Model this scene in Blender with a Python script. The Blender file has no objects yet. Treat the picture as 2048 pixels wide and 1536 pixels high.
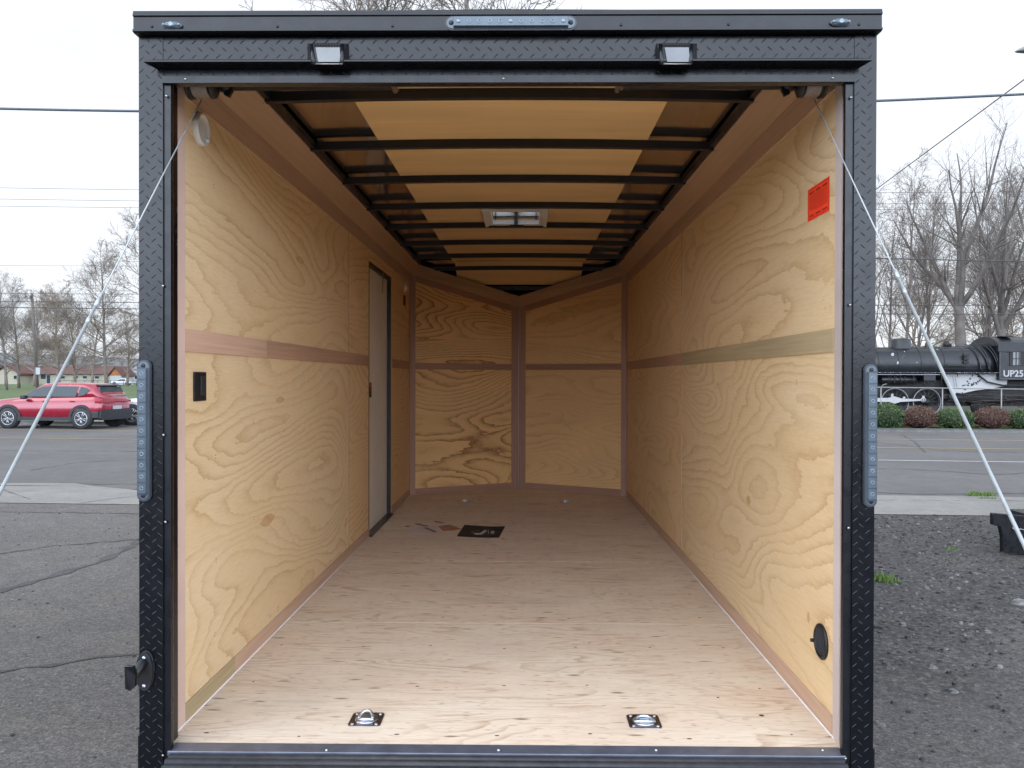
import bpy, math, random
from mathutils import Vector, Matrix, Euler
R = math.radians
sc = bpy.context.scene
COL = sc.collection

# ------------------------------------------------------------------ camera
F = 1610.0                      # focal length in pixels of a 2048 wide frame
cam_d = bpy.data.cameras.new("camera"); cam = bpy.data.objects.new("camera", cam_d); COL.objects.link(cam)
cam_d.sensor_width = 36; cam_d.lens = 36 * F / 2048
cam_d.clip_start = 0.05; cam_d.clip_end = 3000
cam_d.shift_x = -8 / 2048
YAW = math.atan(18 / F); PITCH = math.atan(11 / F); ROLL = R(0.13)
CAM = Vector((0, 0, 1.65))
ROT = Matrix.Rotation(YAW, 3, 'Z') @ Matrix.Rotation(math.pi / 2 - PITCH, 3, 'X') @ Matrix.Rotation(ROLL, 3, 'Z')
cam.matrix_world = Matrix.Translation(CAM) @ ROT.to_4x4()
sc.camera = cam

def ray(px, py):
    return ROT @ Vector(((px - 1032) / F, -(py - 768) / F, -1))
def atY(px, py, Y):
    d = ray(px, py); return CAM + d * (Y / d.y)
def atX(px, py, X):
    d = ray(px, py); return CAM + d * (X / d.x)
def atZ(px, py, Z=0.0):
    d = ray(px, py); return CAM + d * ((Z - CAM.z) / d.z)

# ------------------------------------------------------------------ world and sun
SUN_EL, SUN_AZ = 48, 205
w = bpy.data.worlds.new("World"); sc.world = w; w.use_nodes = True
nt = w.node_tree; nt.nodes.clear()
def wn(t, **k):
    n = nt.nodes.new(t)
    for a, b in k.items(): setattr(n, a, b)
    return n
out = wn('ShaderNodeOutputWorld'); bg = wn('ShaderNodeBackground')
sky = wn('ShaderNodeTexSky', sky_type='NISHITA', sun_disc=False)
sky.sun_elevation = R(SUN_EL); sky.sun_rotation = R(SUN_AZ)
tc = wn('ShaderNodeTexCoord'); mp = wn('ShaderNodeMapping'); mp.inputs['Scale'].default_value = (1.0, 1.0, 2.6)
nz = wn('ShaderNodeTexNoise'); nz.inputs['Scale'].default_value = 1.6; nz.inputs['Detail'].default_value = 5; nz.inputs['Roughness'].default_value = .5
cr = wn('ShaderNodeValToRGB')
cr.color_ramp.elements[0].position = .34; cr.color_ramp.elements[0].color = (7.6, 8.6, 9.8, 1)
cr.color_ramp.elements[1].position = .50; cr.color_ramp.elements[1].color = (12.0, 12.4, 13.0, 1)
mx = wn('ShaderNodeMixRGB'); mx.inputs[0].default_value = .88
nt.links.new(tc.outputs['Generated'], mp.inputs['Vector']); nt.links.new(mp.outputs[0], nz.inputs['Vector'])
nt.links.new(nz.outputs['Fac'], cr.inputs['Fac'])
nt.links.new(sky.outputs[0], mx.inputs[1]); nt.links.new(cr.outputs[0], mx.inputs[2])
# the overcast is brighter towards the veiled sun, which stands behind the photographer
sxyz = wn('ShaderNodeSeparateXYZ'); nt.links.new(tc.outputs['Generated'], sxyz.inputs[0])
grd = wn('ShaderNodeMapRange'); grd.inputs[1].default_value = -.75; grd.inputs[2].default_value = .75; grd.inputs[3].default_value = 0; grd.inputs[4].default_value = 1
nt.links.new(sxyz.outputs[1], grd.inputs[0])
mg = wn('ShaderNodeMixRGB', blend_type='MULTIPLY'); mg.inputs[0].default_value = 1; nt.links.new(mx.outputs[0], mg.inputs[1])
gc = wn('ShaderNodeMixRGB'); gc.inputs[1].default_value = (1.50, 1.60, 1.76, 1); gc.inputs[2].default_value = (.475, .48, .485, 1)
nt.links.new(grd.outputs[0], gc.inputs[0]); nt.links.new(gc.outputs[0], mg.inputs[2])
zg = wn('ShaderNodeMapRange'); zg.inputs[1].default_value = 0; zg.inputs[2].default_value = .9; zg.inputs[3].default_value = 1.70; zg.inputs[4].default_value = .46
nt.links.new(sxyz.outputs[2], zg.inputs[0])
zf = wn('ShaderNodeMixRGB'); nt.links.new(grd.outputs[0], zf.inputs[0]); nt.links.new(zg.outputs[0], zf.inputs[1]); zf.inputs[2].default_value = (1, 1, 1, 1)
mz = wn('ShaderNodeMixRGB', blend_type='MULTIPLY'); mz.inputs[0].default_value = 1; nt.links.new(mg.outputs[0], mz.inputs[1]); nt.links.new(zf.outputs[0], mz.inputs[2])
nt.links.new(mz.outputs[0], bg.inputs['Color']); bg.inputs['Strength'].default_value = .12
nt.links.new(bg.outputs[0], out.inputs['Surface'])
sl = bpy.data.lights.new("sun", 'SUN'); sl.energy = .5; sl.angle = R(35); sl.color = (1, .95, .88)
so = bpy.data.objects.new("sun", sl); COL.objects.link(so)
# veiled sun behind and to the left of the camera
so.rotation_euler = Vector((.50, .30, -.82)).to_track_quat('-Z', 'Y').to_euler(); so.location = (-20, -30, 40)
sc.view_settings.view_transform = 'Standard'; sc.view_settings.look = 'None'
sc.view_settings.exposure = 0.74; sc.view_settings.gamma = 1.0
sc.cycles.max_bounces = 10; sc.cycles.diffuse_bounces = 7; sc.cycles.glossy_bounces = 4
sc.cycles.transparent_max_bounces = 8; sc.cycles.caustics_reflective = False; sc.cycles.caustics_refractive = False
sc.cycles.use_denoising = True; sc.cycles.sample_clamp_indirect = 6

# ------------------------------------------------------------------ materials
def newmat(name):
    m = bpy.data.materials.new(name); m.use_nodes = True
    return m, m.node_tree, m.node_tree.nodes['Principled BSDF']
class N:
    """small node-graph helper"""
    def __init__(s, t): s.t = t
    def new(s, ty, **k):
        n = s.t.nodes.new(ty)
        for a, b in k.items(): setattr(n, a, b)
        return n
    def put(s, sock, v):
        if isinstance(v, (int, float)): sock.default_value = v
        elif isinstance(v, (tuple, list)): sock.default_value = tuple(v) if len(v) == len(sock.default_value) else (*v, 1)
        else: s.t.links.new(v, sock)
    def m(s, op, a, b=0.0, c=0.0, clamp=False):
        n = s.new('ShaderNodeMath', operation=op, use_clamp=clamp)
        for i, v in enumerate((a, b, c)): s.put(n.inputs[i], v)
        return n.outputs[0]
    def mr(s, v, a, b, c=0.0, d=1.0, smooth=False):
        n = s.new('ShaderNodeMapRange'); n.clamp = True
        if smooth: n.interpolation_type = 'SMOOTHSTEP'
        s.put(n.inputs[0], v)
        for i, x in enumerate((a, b, c, d)): s.put(n.inputs[i + 1], x)
        return n.outputs[0]
    def noise(s, vec, scale, detail=2, rough=.5, dist=0.0):
        n = s.new('ShaderNodeTexNoise'); s.put(n.inputs['Vector'], vec)
        n.inputs['Scale'].default_value = scale; n.inputs['Detail'].default_value = detail
        n.inputs['Roughness'].default_value = rough; n.inputs['Distortion'].default_value = dist
        return n.outputs['Fac']
    def xyz(s, x, y, z=0.0):
        n = s.new('ShaderNodeCombineXYZ')
        for i, v in enumerate((x, y, z)): s.put(n.inputs[i], v)
        return n.outputs[0]
    def mix(s, f, a, b, mode='MIX'):
        n = s.new('ShaderNodeMixRGB', blend_type=mode); s.put(n.inputs[0], f); s.put(n.inputs[1], a); s.put(n.inputs[2], b)
        return n.outputs[0]
    def obj(s):
        return s.new('ShaderNodeTexCoord').outputs['Object']
    def sep(s, v):
        n = s.new('ShaderNodeSeparateXYZ'); s.put(n.inputs[0], v); return n.outputs
    def bump(s, h, strength, dist, bsdf):
        n = s.new('ShaderNodeBump'); n.inputs['Strength'].default_value = strength; n.inputs['Distance'].default_value = dist
        s.put(n.inputs['Height'], h); s.t.links.new(n.outputs[0], bsdf.inputs['Normal'])

def plain(name, col, rough=.5, metal=0.0, var=.15, vscale=6.0, bump=0.0, bscale=200, spec=None, coat=0):
    m, t, b = newmat(name); g = N(t)
    v = g.noise(g.obj(), vscale, 5, .6)
    f = g.mr(v, .3, .7, 1 - var, 1 + var)
    c = g.mix(1.0, col, g.xyz(f, f, f), 'MULTIPLY')
    t.links.new(c, b.inputs['Base Color'])
    rr = g.mr(g.noise(g.obj(), vscale * 3, 3, .6), .3, .7, max(0.02, rough * .8), min(1, rough * 1.2))
    t.links.new(rr, b.inputs['Roughness']); b.inputs['Metallic'].default_value = metal
    if spec is not None: b.inputs['Specular IOR Level'].default_value = spec
    if coat: b.inputs['Coat Weight'].default_value = coat; b.inputs['Coat Roughness'].default_value = .08
    if bump: g.bump(g.noise(g.obj(), bscale, 3, .6), bump, .002, b)
    return m

def plywood(name, ua, va, seed, light, dark, N_=13.0, contrast=1.0, fu=.55, fv=2.0, patch=(.70, .48, .24), su=1.0):
    """rotary cut veneer: contour lines of a stretched noise field"""
    m, t, b = newmat(name); g = N(t)
    s = g.sep(g.obj()); u = g.m('MULTIPLY', s[ua], su); v = s[va]
    w1 = g.noise(g.xyz(g.m('MULTIPLY', u, 2.2), g.m('MULTIPLY', v, 5.0), seed + 7.3), 1.0, 3, .55)
    v2 = g.m('ADD', v, g.m('MULTIPLY', w1, .05))
    A = g.noise(g.xyz(g.m('MULTIPLY', u, fu), g.m('MULTIPLY', v2, fv), seed), 1.0, 1.2, .4, .35)
    fine = g.noise(g.xyz(g.m('MULTIPLY', u, 6.0), g.m('MULTIPLY', v, 34.0), seed + 3), 1.0, 3, .6)
    mid = g.noise(g.xyz(g.m('MULTIPLY', u, 9.0), g.m('MULTIPLY', v, 22.0), seed + 13), 1.0, 3, .65)
    fld = g.m('ADD', g.m('MULTIPLY', A, N_), g.m('ADD', g.m('MULTIPLY', fine, .40), g.m('MULTIPLY', mid, .75)))
    fr = g.m('FRACT', fld)
    up = g.m('POWER', g.mr(fr, .15, .95, 0, 1), 3.2)
    dn = g.mr(fr, .95, 1.0, 1, 0)
    line = g.m('MULTIPLY', up, dn)
    # strength of the latewood varies over the sheet
    st = g.mr(g.noise(g.xyz(g.m('MULTIPLY', u, 1.3), g.m('MULTIPLY', v, 2.4), seed + 11), 1.0, 2, .5), .32, .62, .30, 1.0)
    fib = g.noise(g.xyz(g.m('MULTIPLY', u, 14.0), g.m('MULTIPLY', v, 330.0), seed + 1), 1.0, 3, .7)
    big = g.noise(g.xyz(g.m('MULTIPLY', u, 1.2), g.m('MULTIPLY', v, 3.0), seed + 5), 1.0, 4, .6)
    base = g.mix(g.mr(big, .35, .7, 0, .55), light, patch)
    c = g.mix(g.m('MULTIPLY', g.m('MULTIPLY', line, st), .66 * contrast), base, dark)
    # warm stain blotches bounded by a growth line
    bl = g.mr(g.m('FRACT', g.m('MULTIPLY', fld, .5)), .5, .56, 0, .09)
    c = g.mix(g.m('MULTIPLY', bl, st), c, patch)
    ff = g.mr(fib, .3, .7, .90, 1.07)
    c = g.mix(1.0, c, g.xyz(ff, ff, ff), 'MULTIPLY')
    t.links.new(c, b.inputs['Base Color'])
    b.inputs['Roughness'].default_value = .62; b.inputs['Specular IOR Level'].default_value = .25
    g.bump(g.m('ADD', fib, line), .12, .001, b)
    return m

def floorwood(name, seed):
    m, t, b = newmat(name); g = N(t)
    s = g.sep(g.obj()); u = s[0]; v = s[1]
    w1 = g.noise(g.xyz(g.m('MULTIPLY', u, 2.5), g.m('MULTIPLY', v, 9.0), seed + 7.3), 1.0, 3, .6)
    v2 = g.m('ADD', v, g.m('MULTIPLY', w1, .05))
    A = g.noise(g.xyz(g.m('MULTIPLY', u, .8), g.m('MULTIPLY', v2, 5.0), seed), 1.0, 2, .5, .4)
    fr = g.m('FRACT', g.m('MULTIPLY', A, 16.0))
    line = g.m('MULTIPLY', g.mr(fr, .55, .95, 0, 1, True), g.mr(fr, .96, 1, 1, 0))
    st = g.mr(g.noise(g.xyz(g.m('MULTIPLY', u, 2.0), g.m('MULTIPLY', v, 7.0), seed + 2), 1.0, 3, .6), .42, .68, .05, 1)
    big = g.noise(g.xyz(g.m('MULTIPLY', u, 1.6), g.m('MULTIPLY', v, 5.0), seed + 5), 1.0, 4, .6)
    c = g.mix(g.mr(big, .35, .68), (.75, .64, .51), (.71, .56, .43))
    c = g.mix(g.m('MULTIPLY', g.m('MULTIPLY', line, st), .75), c, (.44, .28, .17))
    # short dark dashes and pin knots lying along the grain
    for k, (fu, fv, r, pick, a) in enumerate(((5.0, 22.0, .17, .40, .85), (11.0, 60.0, .22, .50, .6), (3.0, 9.0, .09, .30, .7), (22.0, 120.0, .25, .6, .5))):
        vo = g.new('ShaderNodeTexVoronoi'); vo.inputs['Scale'].default_value = 1.0
        g.put(vo.inputs['Vector'], g.xyz(g.m('MULTIPLY', u, fu), g.m('MULTIPLY', v2, fv), seed + k * 9.7))
        d = g.mr(vo.outputs['Distance'], r * .35, r, 1, 0)
        cs = g.new('ShaderNodeSeparateColor'); g.put(cs.inputs[0], vo.outputs['Color'])
        on = g.m('GREATER_THAN', cs.outputs[0], pick)
        c = g.mix(g.m('MULTIPLY', g.m('MULTIPLY', d, on), a), c, (.16, .085, .045))
    wsp = g.noise(g.xyz(g.m('MULTIPLY', u, 5.0), g.m('MULTIPLY', v2, 75.0), seed + 21), 1.0, 4, .7)
    c = g.mix(g.mr(wsp, .54, .70, 0, .55), c, (.40, .27, .18))
    c = g.mix(g.mr(wsp, .30, .42, .35, 0), c, (.80, .72, .62))
    dirt = g.noise(g.xyz(g.m('MULTIPLY', u, 1.1), g.m('MULTIPLY', v, 1.6), seed + 31), 1.0, 5, .65)
    c = g.mix(g.mr(dirt, .50, .72, 0, .30), c, (.44, .37, .31))
    fib = g.noise(g.xyz(g.m('MULTIPLY', u, 18.0), g.m('MULTIPLY', v, 300.0), seed + 1), 1.0, 3, .7)
    ff = g.mr(fib, .3, .7, .86, 1.08)
    c = g.mix(1.0, c, g.xyz(ff, ff, ff), 'MULTIPLY')
    t.links.new(c, b.inputs['Base Color'])
    b.inputs['Roughness'].default_value = .6; b.inputs['Specular IOR Level'].default_value = .3
    g.bump(fib, .1, .001, b)
    return m

def streaky(name, col, ua, va, var=.12, rough=.6, seed=0.0):
    """luan trim boards: straight fine grain"""
    m, t, b = newmat(name); g = N(t)
    s = g.sep(g.obj())
    f1 = g.noise(g.xyz(g.m('MULTIPLY', s[ua], 2.0), g.m('MULTIPLY', s[va], 90.0), seed), 1.0, 4, .65)
    f2 = g.noise(g.xyz(g.m('MULTIPLY', s[ua], .9), g.m('MULTIPLY', s[va], 6.0), seed + 4), 1.0, 2, .5)
    f = g.m('ADD', g.mr(f1, .3, .7, 1 - var, 1 + var), g.mr(f2, .35, .65, -.08, .08))
    t.links.new(g.mix(1.0, col, g.xyz(f, f, f), 'MULTIPLY'), b.inputs['Base Color'])
    b.inputs['Roughness'].default_value = rough; b.inputs['Specular IOR Level'].default_value = .25
    return m

M = {}
M['black'] = plain('black_paint', (.0022, .0028, .0050), .23, 0, .25, 5, .10, 60, spec=.40)
M['black_smooth'] = plain('black_trim', (.0035, .0042, .0065), .30, 0, .2, 8, spec=.42)
M['black_plastic'] = plain('black_plastic', (.007, .0068, .008), .5, 0, .2, 10)
M['black_metal'] = plain('painted_bow_metal', (.006, .006, .008), .38, 0, .2, 8)
M['roof_skin'] = plain('roof_sheet', (.68, .61, .55), .11, 1.0, .1, 3)
M['skin'] = plain('aluminium_skin_black', (.012, .013, .017), .25, .3, .15, 2)
M['caulk'] = plain('white_caulk', (.62, .60, .60), .5, 0, .08, 20)
M['sill'] = plain('sill_metal', (.14, .155, .20), .38, .5, .25, 12)
M['rubber'] = plain('rubber', (.02, .02, .024), .55, 0, .4, 25)
M['steel'] = plain('zinc_steel', (.62, .68, .76), .38, 1, .1, 15)
M['steel_dark'] = plain('zinc_plate', (.34, .31, .30), .33, 1, .2, 20)
M['cable'] = plain('steel_cable', (.36, .39, .40), .38, .35, .1, 30)
M['wound'] = plain('wound_cable', (.30, .27, .25), .5, .4, .15, 40)
M['spring'] = plain('spring_steel', (.030, .024, .018), .45, .6, .3, 40)
M['white_pl'] = plain('white_plastic', (.62, .61, .59), .45, 0, .05, 10)
M['door_skin'] = plain('off_white_panel', (.74, .71, .65), .5, 0, .05, 3)
M['led'] = plain('clear_lens', (.085, .11, .135), .2, .2, .12, 20)
M['led_dark'] = plain('light_housing', (.03, .035, .045), .4, 0, .2, 20)
M['led_chip'] = plain('led_reflector', (.20, .25, .29), .25, .3, .1, 30)
M['lens_white'] = plain('work_lamp_lens', (.17, .18, .19), .35, 0, .12, 12)
M['orange'] = plain('orange_sticker', (.98, .060, .018), .55, 0, .03, 12)
M['ink'] = plain('sticker_ink', (.30, .012, .006), .6, 0, .1, 30)
M['red_pl'] = plain('red_plastic', (.16, .012, .012), .4, 0, .1, 30)
M['luan_x'] = streaky('luan_trim', (.50, .335, .235), 1, 2)
M['luan_left'] = streaky('luan_mid_strip', (.46, .28, .19), 1, 2, seed=2)
M['luan_pink'] = streaky('luan_pink_strip', (.56, .36, .26), 1, 2, seed=17)
M['luan_olive'] = streaky('olive_strip', (.40, .31, .18), 1, 2, seed=5)
M['luan_v'] = streaky('luan_upright', (.60, .44, .37), 2, 0, seed=3)
M['luan_vr'] = streaky('luan_upright_grey', (.50, .42, .39), 2, 0, seed=13)
M['luan_n'] = streaky('luan_nose', (.40, .235, .165), 0, 2, seed=8)
M['luan_nv'] = streaky('luan_nose_upright', (.42, .26, .20), 2, 0, seed=9)
M['cove'] = streaky('luan_cove', (.44, .29, .18), 1, 2, .06, seed=6)
M['panel_top'] = streaky('ceiling_veneer', (.74, .52, .26), 0, 1, .05, seed=1)
LT = (.735, .56, .345); DK = (.46, .275, .115)
M['wallL'] = plywood('plywood_left', 1, 2, 4.2, LT, DK, 24, 1.0)
M['wallL2'] = plywood('plywood_left_front', 1, 2, 9.1, (.77, .55, .31), DK, 26, 1.0)
M['wallR'] = plywood('plywood_right', 1, 2, 21.5, LT, DK, 24, .95)
M['wallR2'] = plywood('plywood_right_front', 1, 2, 33.0, (.78, .57, .33), DK, 24, .8)
M['noseL'] = plywood('plywood_nose_left', 0, 2, 51.0, (.88, .57, .26), (.28, .10, .025), 34, 1.4, fu=.5, fv=1.9)
M['noseR'] = plywood('plywood_nose_right', 0, 2, 64.0, (.88, .58, .28), (.44, .22, .07), 26, .7)
M['floor'] = floorwood('plywood_floor', 2.0)
M['nail'] = plain('staple_mark', (.07, .035, .02), .7)
M['plug'] = plywood('veneer_plug', 1, 2, 81.0, (.55, .34, .16), (.36, .2, .09), 20, .6)
M['folder'] = plain('black_folder', (.006, .005, .006), .7, 0, .1, 10)
M['emblem'] = plain('folder_print', (.50, .48, .46), .5)
M['paper'] = plain('paper_white', (.60, .52, .52), .6)
M['paper_red'] = plain('paper_reddish', (.42, .17, .10), .6)
M['paper_brown'] = plain('paper_brown', (.20, .11, .09), .6)

def asphalt(name, a, b_, scale=90, bump=.4, patch=None):
    m, t, b = newmat(name); g = N(t); o = g.obj()
    n1 = g.noise(o, scale, 4, .7); n4 = g.noise(o, scale * .28, 3, .7); n2 = g.noise(o, .35, 5, .6); n3 = g.noise(o, 3.5, 4, .65)
    n1 = g.m('ADD', g.m('MULTIPLY', n1, .8), g.m('MULTIPLY', n4, .2))
    c = g.mix(g.mr(n1, .36, .64), a, b_)
    f = g.m('MULTIPLY', g.mr(n2, .3, .7, .80, 1.15), g.mr(n3, .3, .7, .88, 1.12))
    c = g.mix(1.0, c, g.xyz(f, f, f), 'MULTIPLY')
    if patch: c = patch(g, o, c)
    t.links.new(c, b.inputs['Base Color']); b.inputs['Roughness'].default_value = .9
    g.bump(n1, bump, .01, b)
    return m
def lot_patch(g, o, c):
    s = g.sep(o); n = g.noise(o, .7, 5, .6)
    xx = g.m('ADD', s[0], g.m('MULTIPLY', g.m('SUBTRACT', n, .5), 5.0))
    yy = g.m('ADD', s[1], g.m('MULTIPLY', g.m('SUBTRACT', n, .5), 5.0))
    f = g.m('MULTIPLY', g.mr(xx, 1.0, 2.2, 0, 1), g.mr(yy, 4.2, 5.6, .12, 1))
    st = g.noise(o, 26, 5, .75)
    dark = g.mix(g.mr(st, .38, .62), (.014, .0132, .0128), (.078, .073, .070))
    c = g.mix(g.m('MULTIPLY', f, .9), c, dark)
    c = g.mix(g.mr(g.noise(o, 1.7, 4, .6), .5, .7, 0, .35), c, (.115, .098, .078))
    for sc_, lo_, hi_ in ((34.0, .55, 1.55), (100.0, .55, 1.50)):
        vo = g.new('ShaderNodeTexVoronoi'); vo.inputs['Scale'].default_value = sc_; g.put(vo.inputs['Vector'], o)
        cs = g.new('ShaderNodeSeparateColor'); g.put(cs.inputs[0], vo.outputs['Color'])
        q = g.m('MULTIPLY', g.mr(cs.outputs[0], 0, 1, lo_, hi_), g.mr(vo.outputs['Distance'], .25, .75, 1.05, .75))
        c = g.mix(g.mr(f, 0, .6, .30, 1.0) if sc_ < 50 else g.mr(f, 0, 1, .7, 1.0), c, g.xyz(q, q, q), 'MULTIPLY')
    return c
M['lot'] = asphalt('parking_lot_asphalt', (.060, .053, .049), (.150, .136, .126), 55, 1.0, lot_patch)
M['road'] = asphalt('road_asphalt', (.074, .069, .066), (.112, .104, .099), 30, .15)
M['walk'] = asphalt('concrete_walk', (.15, .143, .130), (.22, .208, .19), 40, .1)
M['curb'] = asphalt('concrete_kerb', (.12, .118, .112), (.17, .168, .16), 20, .1)
M['tar'] = asphalt('tar_crack', (.022, .021, .022), (.085, .080, .077), 60, .3)
M['yellow'] = asphalt('yellow_paint', (.27, .19, .07), (.36, .27, .12), 12, .1)
M['whiteline'] = asphalt('white_road_paint', (.34, .34, .34), (.46, .46, .46), 12, .1)
def grassmat(name, a, b_, c3):
    m, t, b = newmat(name); g = N(t); o = g.obj()
    c = g.mix(g.mr(g.noise(o, 4, 5, .7), .35, .65), a, b_)
    c = g.mix(g.mr(g.noise(o, .12, 4, .6), .45, .7, 0, .7), c, c3)
    t.links.new(c, b.inputs['Base Color']); b.inputs['Roughness'].default_value = .95
    g.bump(g.noise(o, 30, 3, .7), .5, .02, b); return m
M['grass'] = grassmat('lawn', (.040, .072, .018), (.070, .115, .026), (.10, .10, .045))
M['bed'] = grassmat('planting_bed', (.030, .026, .018), (.055, .048, .032), (.05, .08, .02))
M['blade'] = plain('weed_green', (.10, .17, .035), .7, 0, .4, 20)
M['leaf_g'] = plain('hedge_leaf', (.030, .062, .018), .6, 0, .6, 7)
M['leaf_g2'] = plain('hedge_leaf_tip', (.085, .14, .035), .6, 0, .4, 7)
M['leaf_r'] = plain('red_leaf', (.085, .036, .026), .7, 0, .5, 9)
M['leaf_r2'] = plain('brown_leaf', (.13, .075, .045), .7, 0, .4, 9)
M['straw'] = plain('dry_grass', (.30, .20, .11), .8, 0, .3, 9)
M['core_g'] = plain('hedge_inner', (.018, .028, .012), .9)
M['core_r'] = plain('red_inner', (.035, .018, .014), .9)
M['bark'] = plain('bark', (.13, .107, .092), .9, 0, .35, 2.0, .4, 20)
M['bark2'] = plain('bark_brown', (.19, .15, .12), .9, 0, .35, 2.0, .4, 20)
M['bark3'] = plain('bark_grey', (.125, .108, .098), .9, 0, .35, 2.0, .4, 20)
M['stone'] = plain('gravel_stone', (.045, .042, .041), .85, 0, .75, 14)
M['stone2'] = plain('gravel_stone_light', (.15, .145, .14), .85, 0, .5, 14)
M['loco'] = plain('locomotive_black', (.0070, .0085, .0115), .40, 0, .35, 1.5)
M['loco_dk'] = plain('locomotive_frame', (.008, .0072, .0070), .6, 0, .4, 3)
M['loco_gd'] = plain('rusty_gear', (.028, .022, .020), .7, 0, .6, 6)
M['loco_wh'] = plain('chipped_white_paint', (.36, .36, .365), .6, 0, .08, 2)
M['loco_gr'] = plain('silver_wheel_rim', (.24, .24, .25), .5, 0, .25, 3)
M['glass'] = plain('window_glass', (.03, .04, .045), .08, 0, .1, 2)
M['red'] = plain('red_car_paint', (.24, .002, .020), .25, .15, .05, 2, coat=1.0)
M['whitecar'] = plain('white_car_paint', (.60, .62, .66), .25, 0, .04, 2, coat=.6)
M['clad'] = plain('car_cladding', (.016, .017, .020), .55)
M['tyre'] = plain('tyre_rubber', (.018, .018, .020), .7)
M['alloy'] = plain('alloy_rim', (.42, .43, .45), .3, .8)
M['tail'] = plain('tail_lamp', (.25, .005, .01), .2)
M['cream'] = plain('cream_wall', (.34, .31, .24), .8, 0, .06, .3)
M['redroof'] = plain('red_roof', (.085, .032, .028), .7, 0, .15, .5)
M['greyroof'] = plain('grey_roof', (.16, .17, .18), .7, 0, .1, .5)
M['orangewood'] = plain('orange_gable', (.34, .13, .04), .7, 0, .1, .5)
M['whitewall'] = plain('white_wall', (.38, .39, .40), .7, 0, .05, .5)
M['pole'] = plain('weathered_pole', (.10, .085, .078), .9, 0, .2, 3)
M['wire'] = plain('wire_dark', (.05, .05, .055), .7)
M['wire_thick'] = plain('wire_bundle', (.075, .088, .11), .6)
M['signblue'] = plain('sign_blue', (.05, .09, .35), .5)
M['galv'] = plain('galvanised_rail', (.22, .22, .21), .5, .3, .15, 4)

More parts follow.
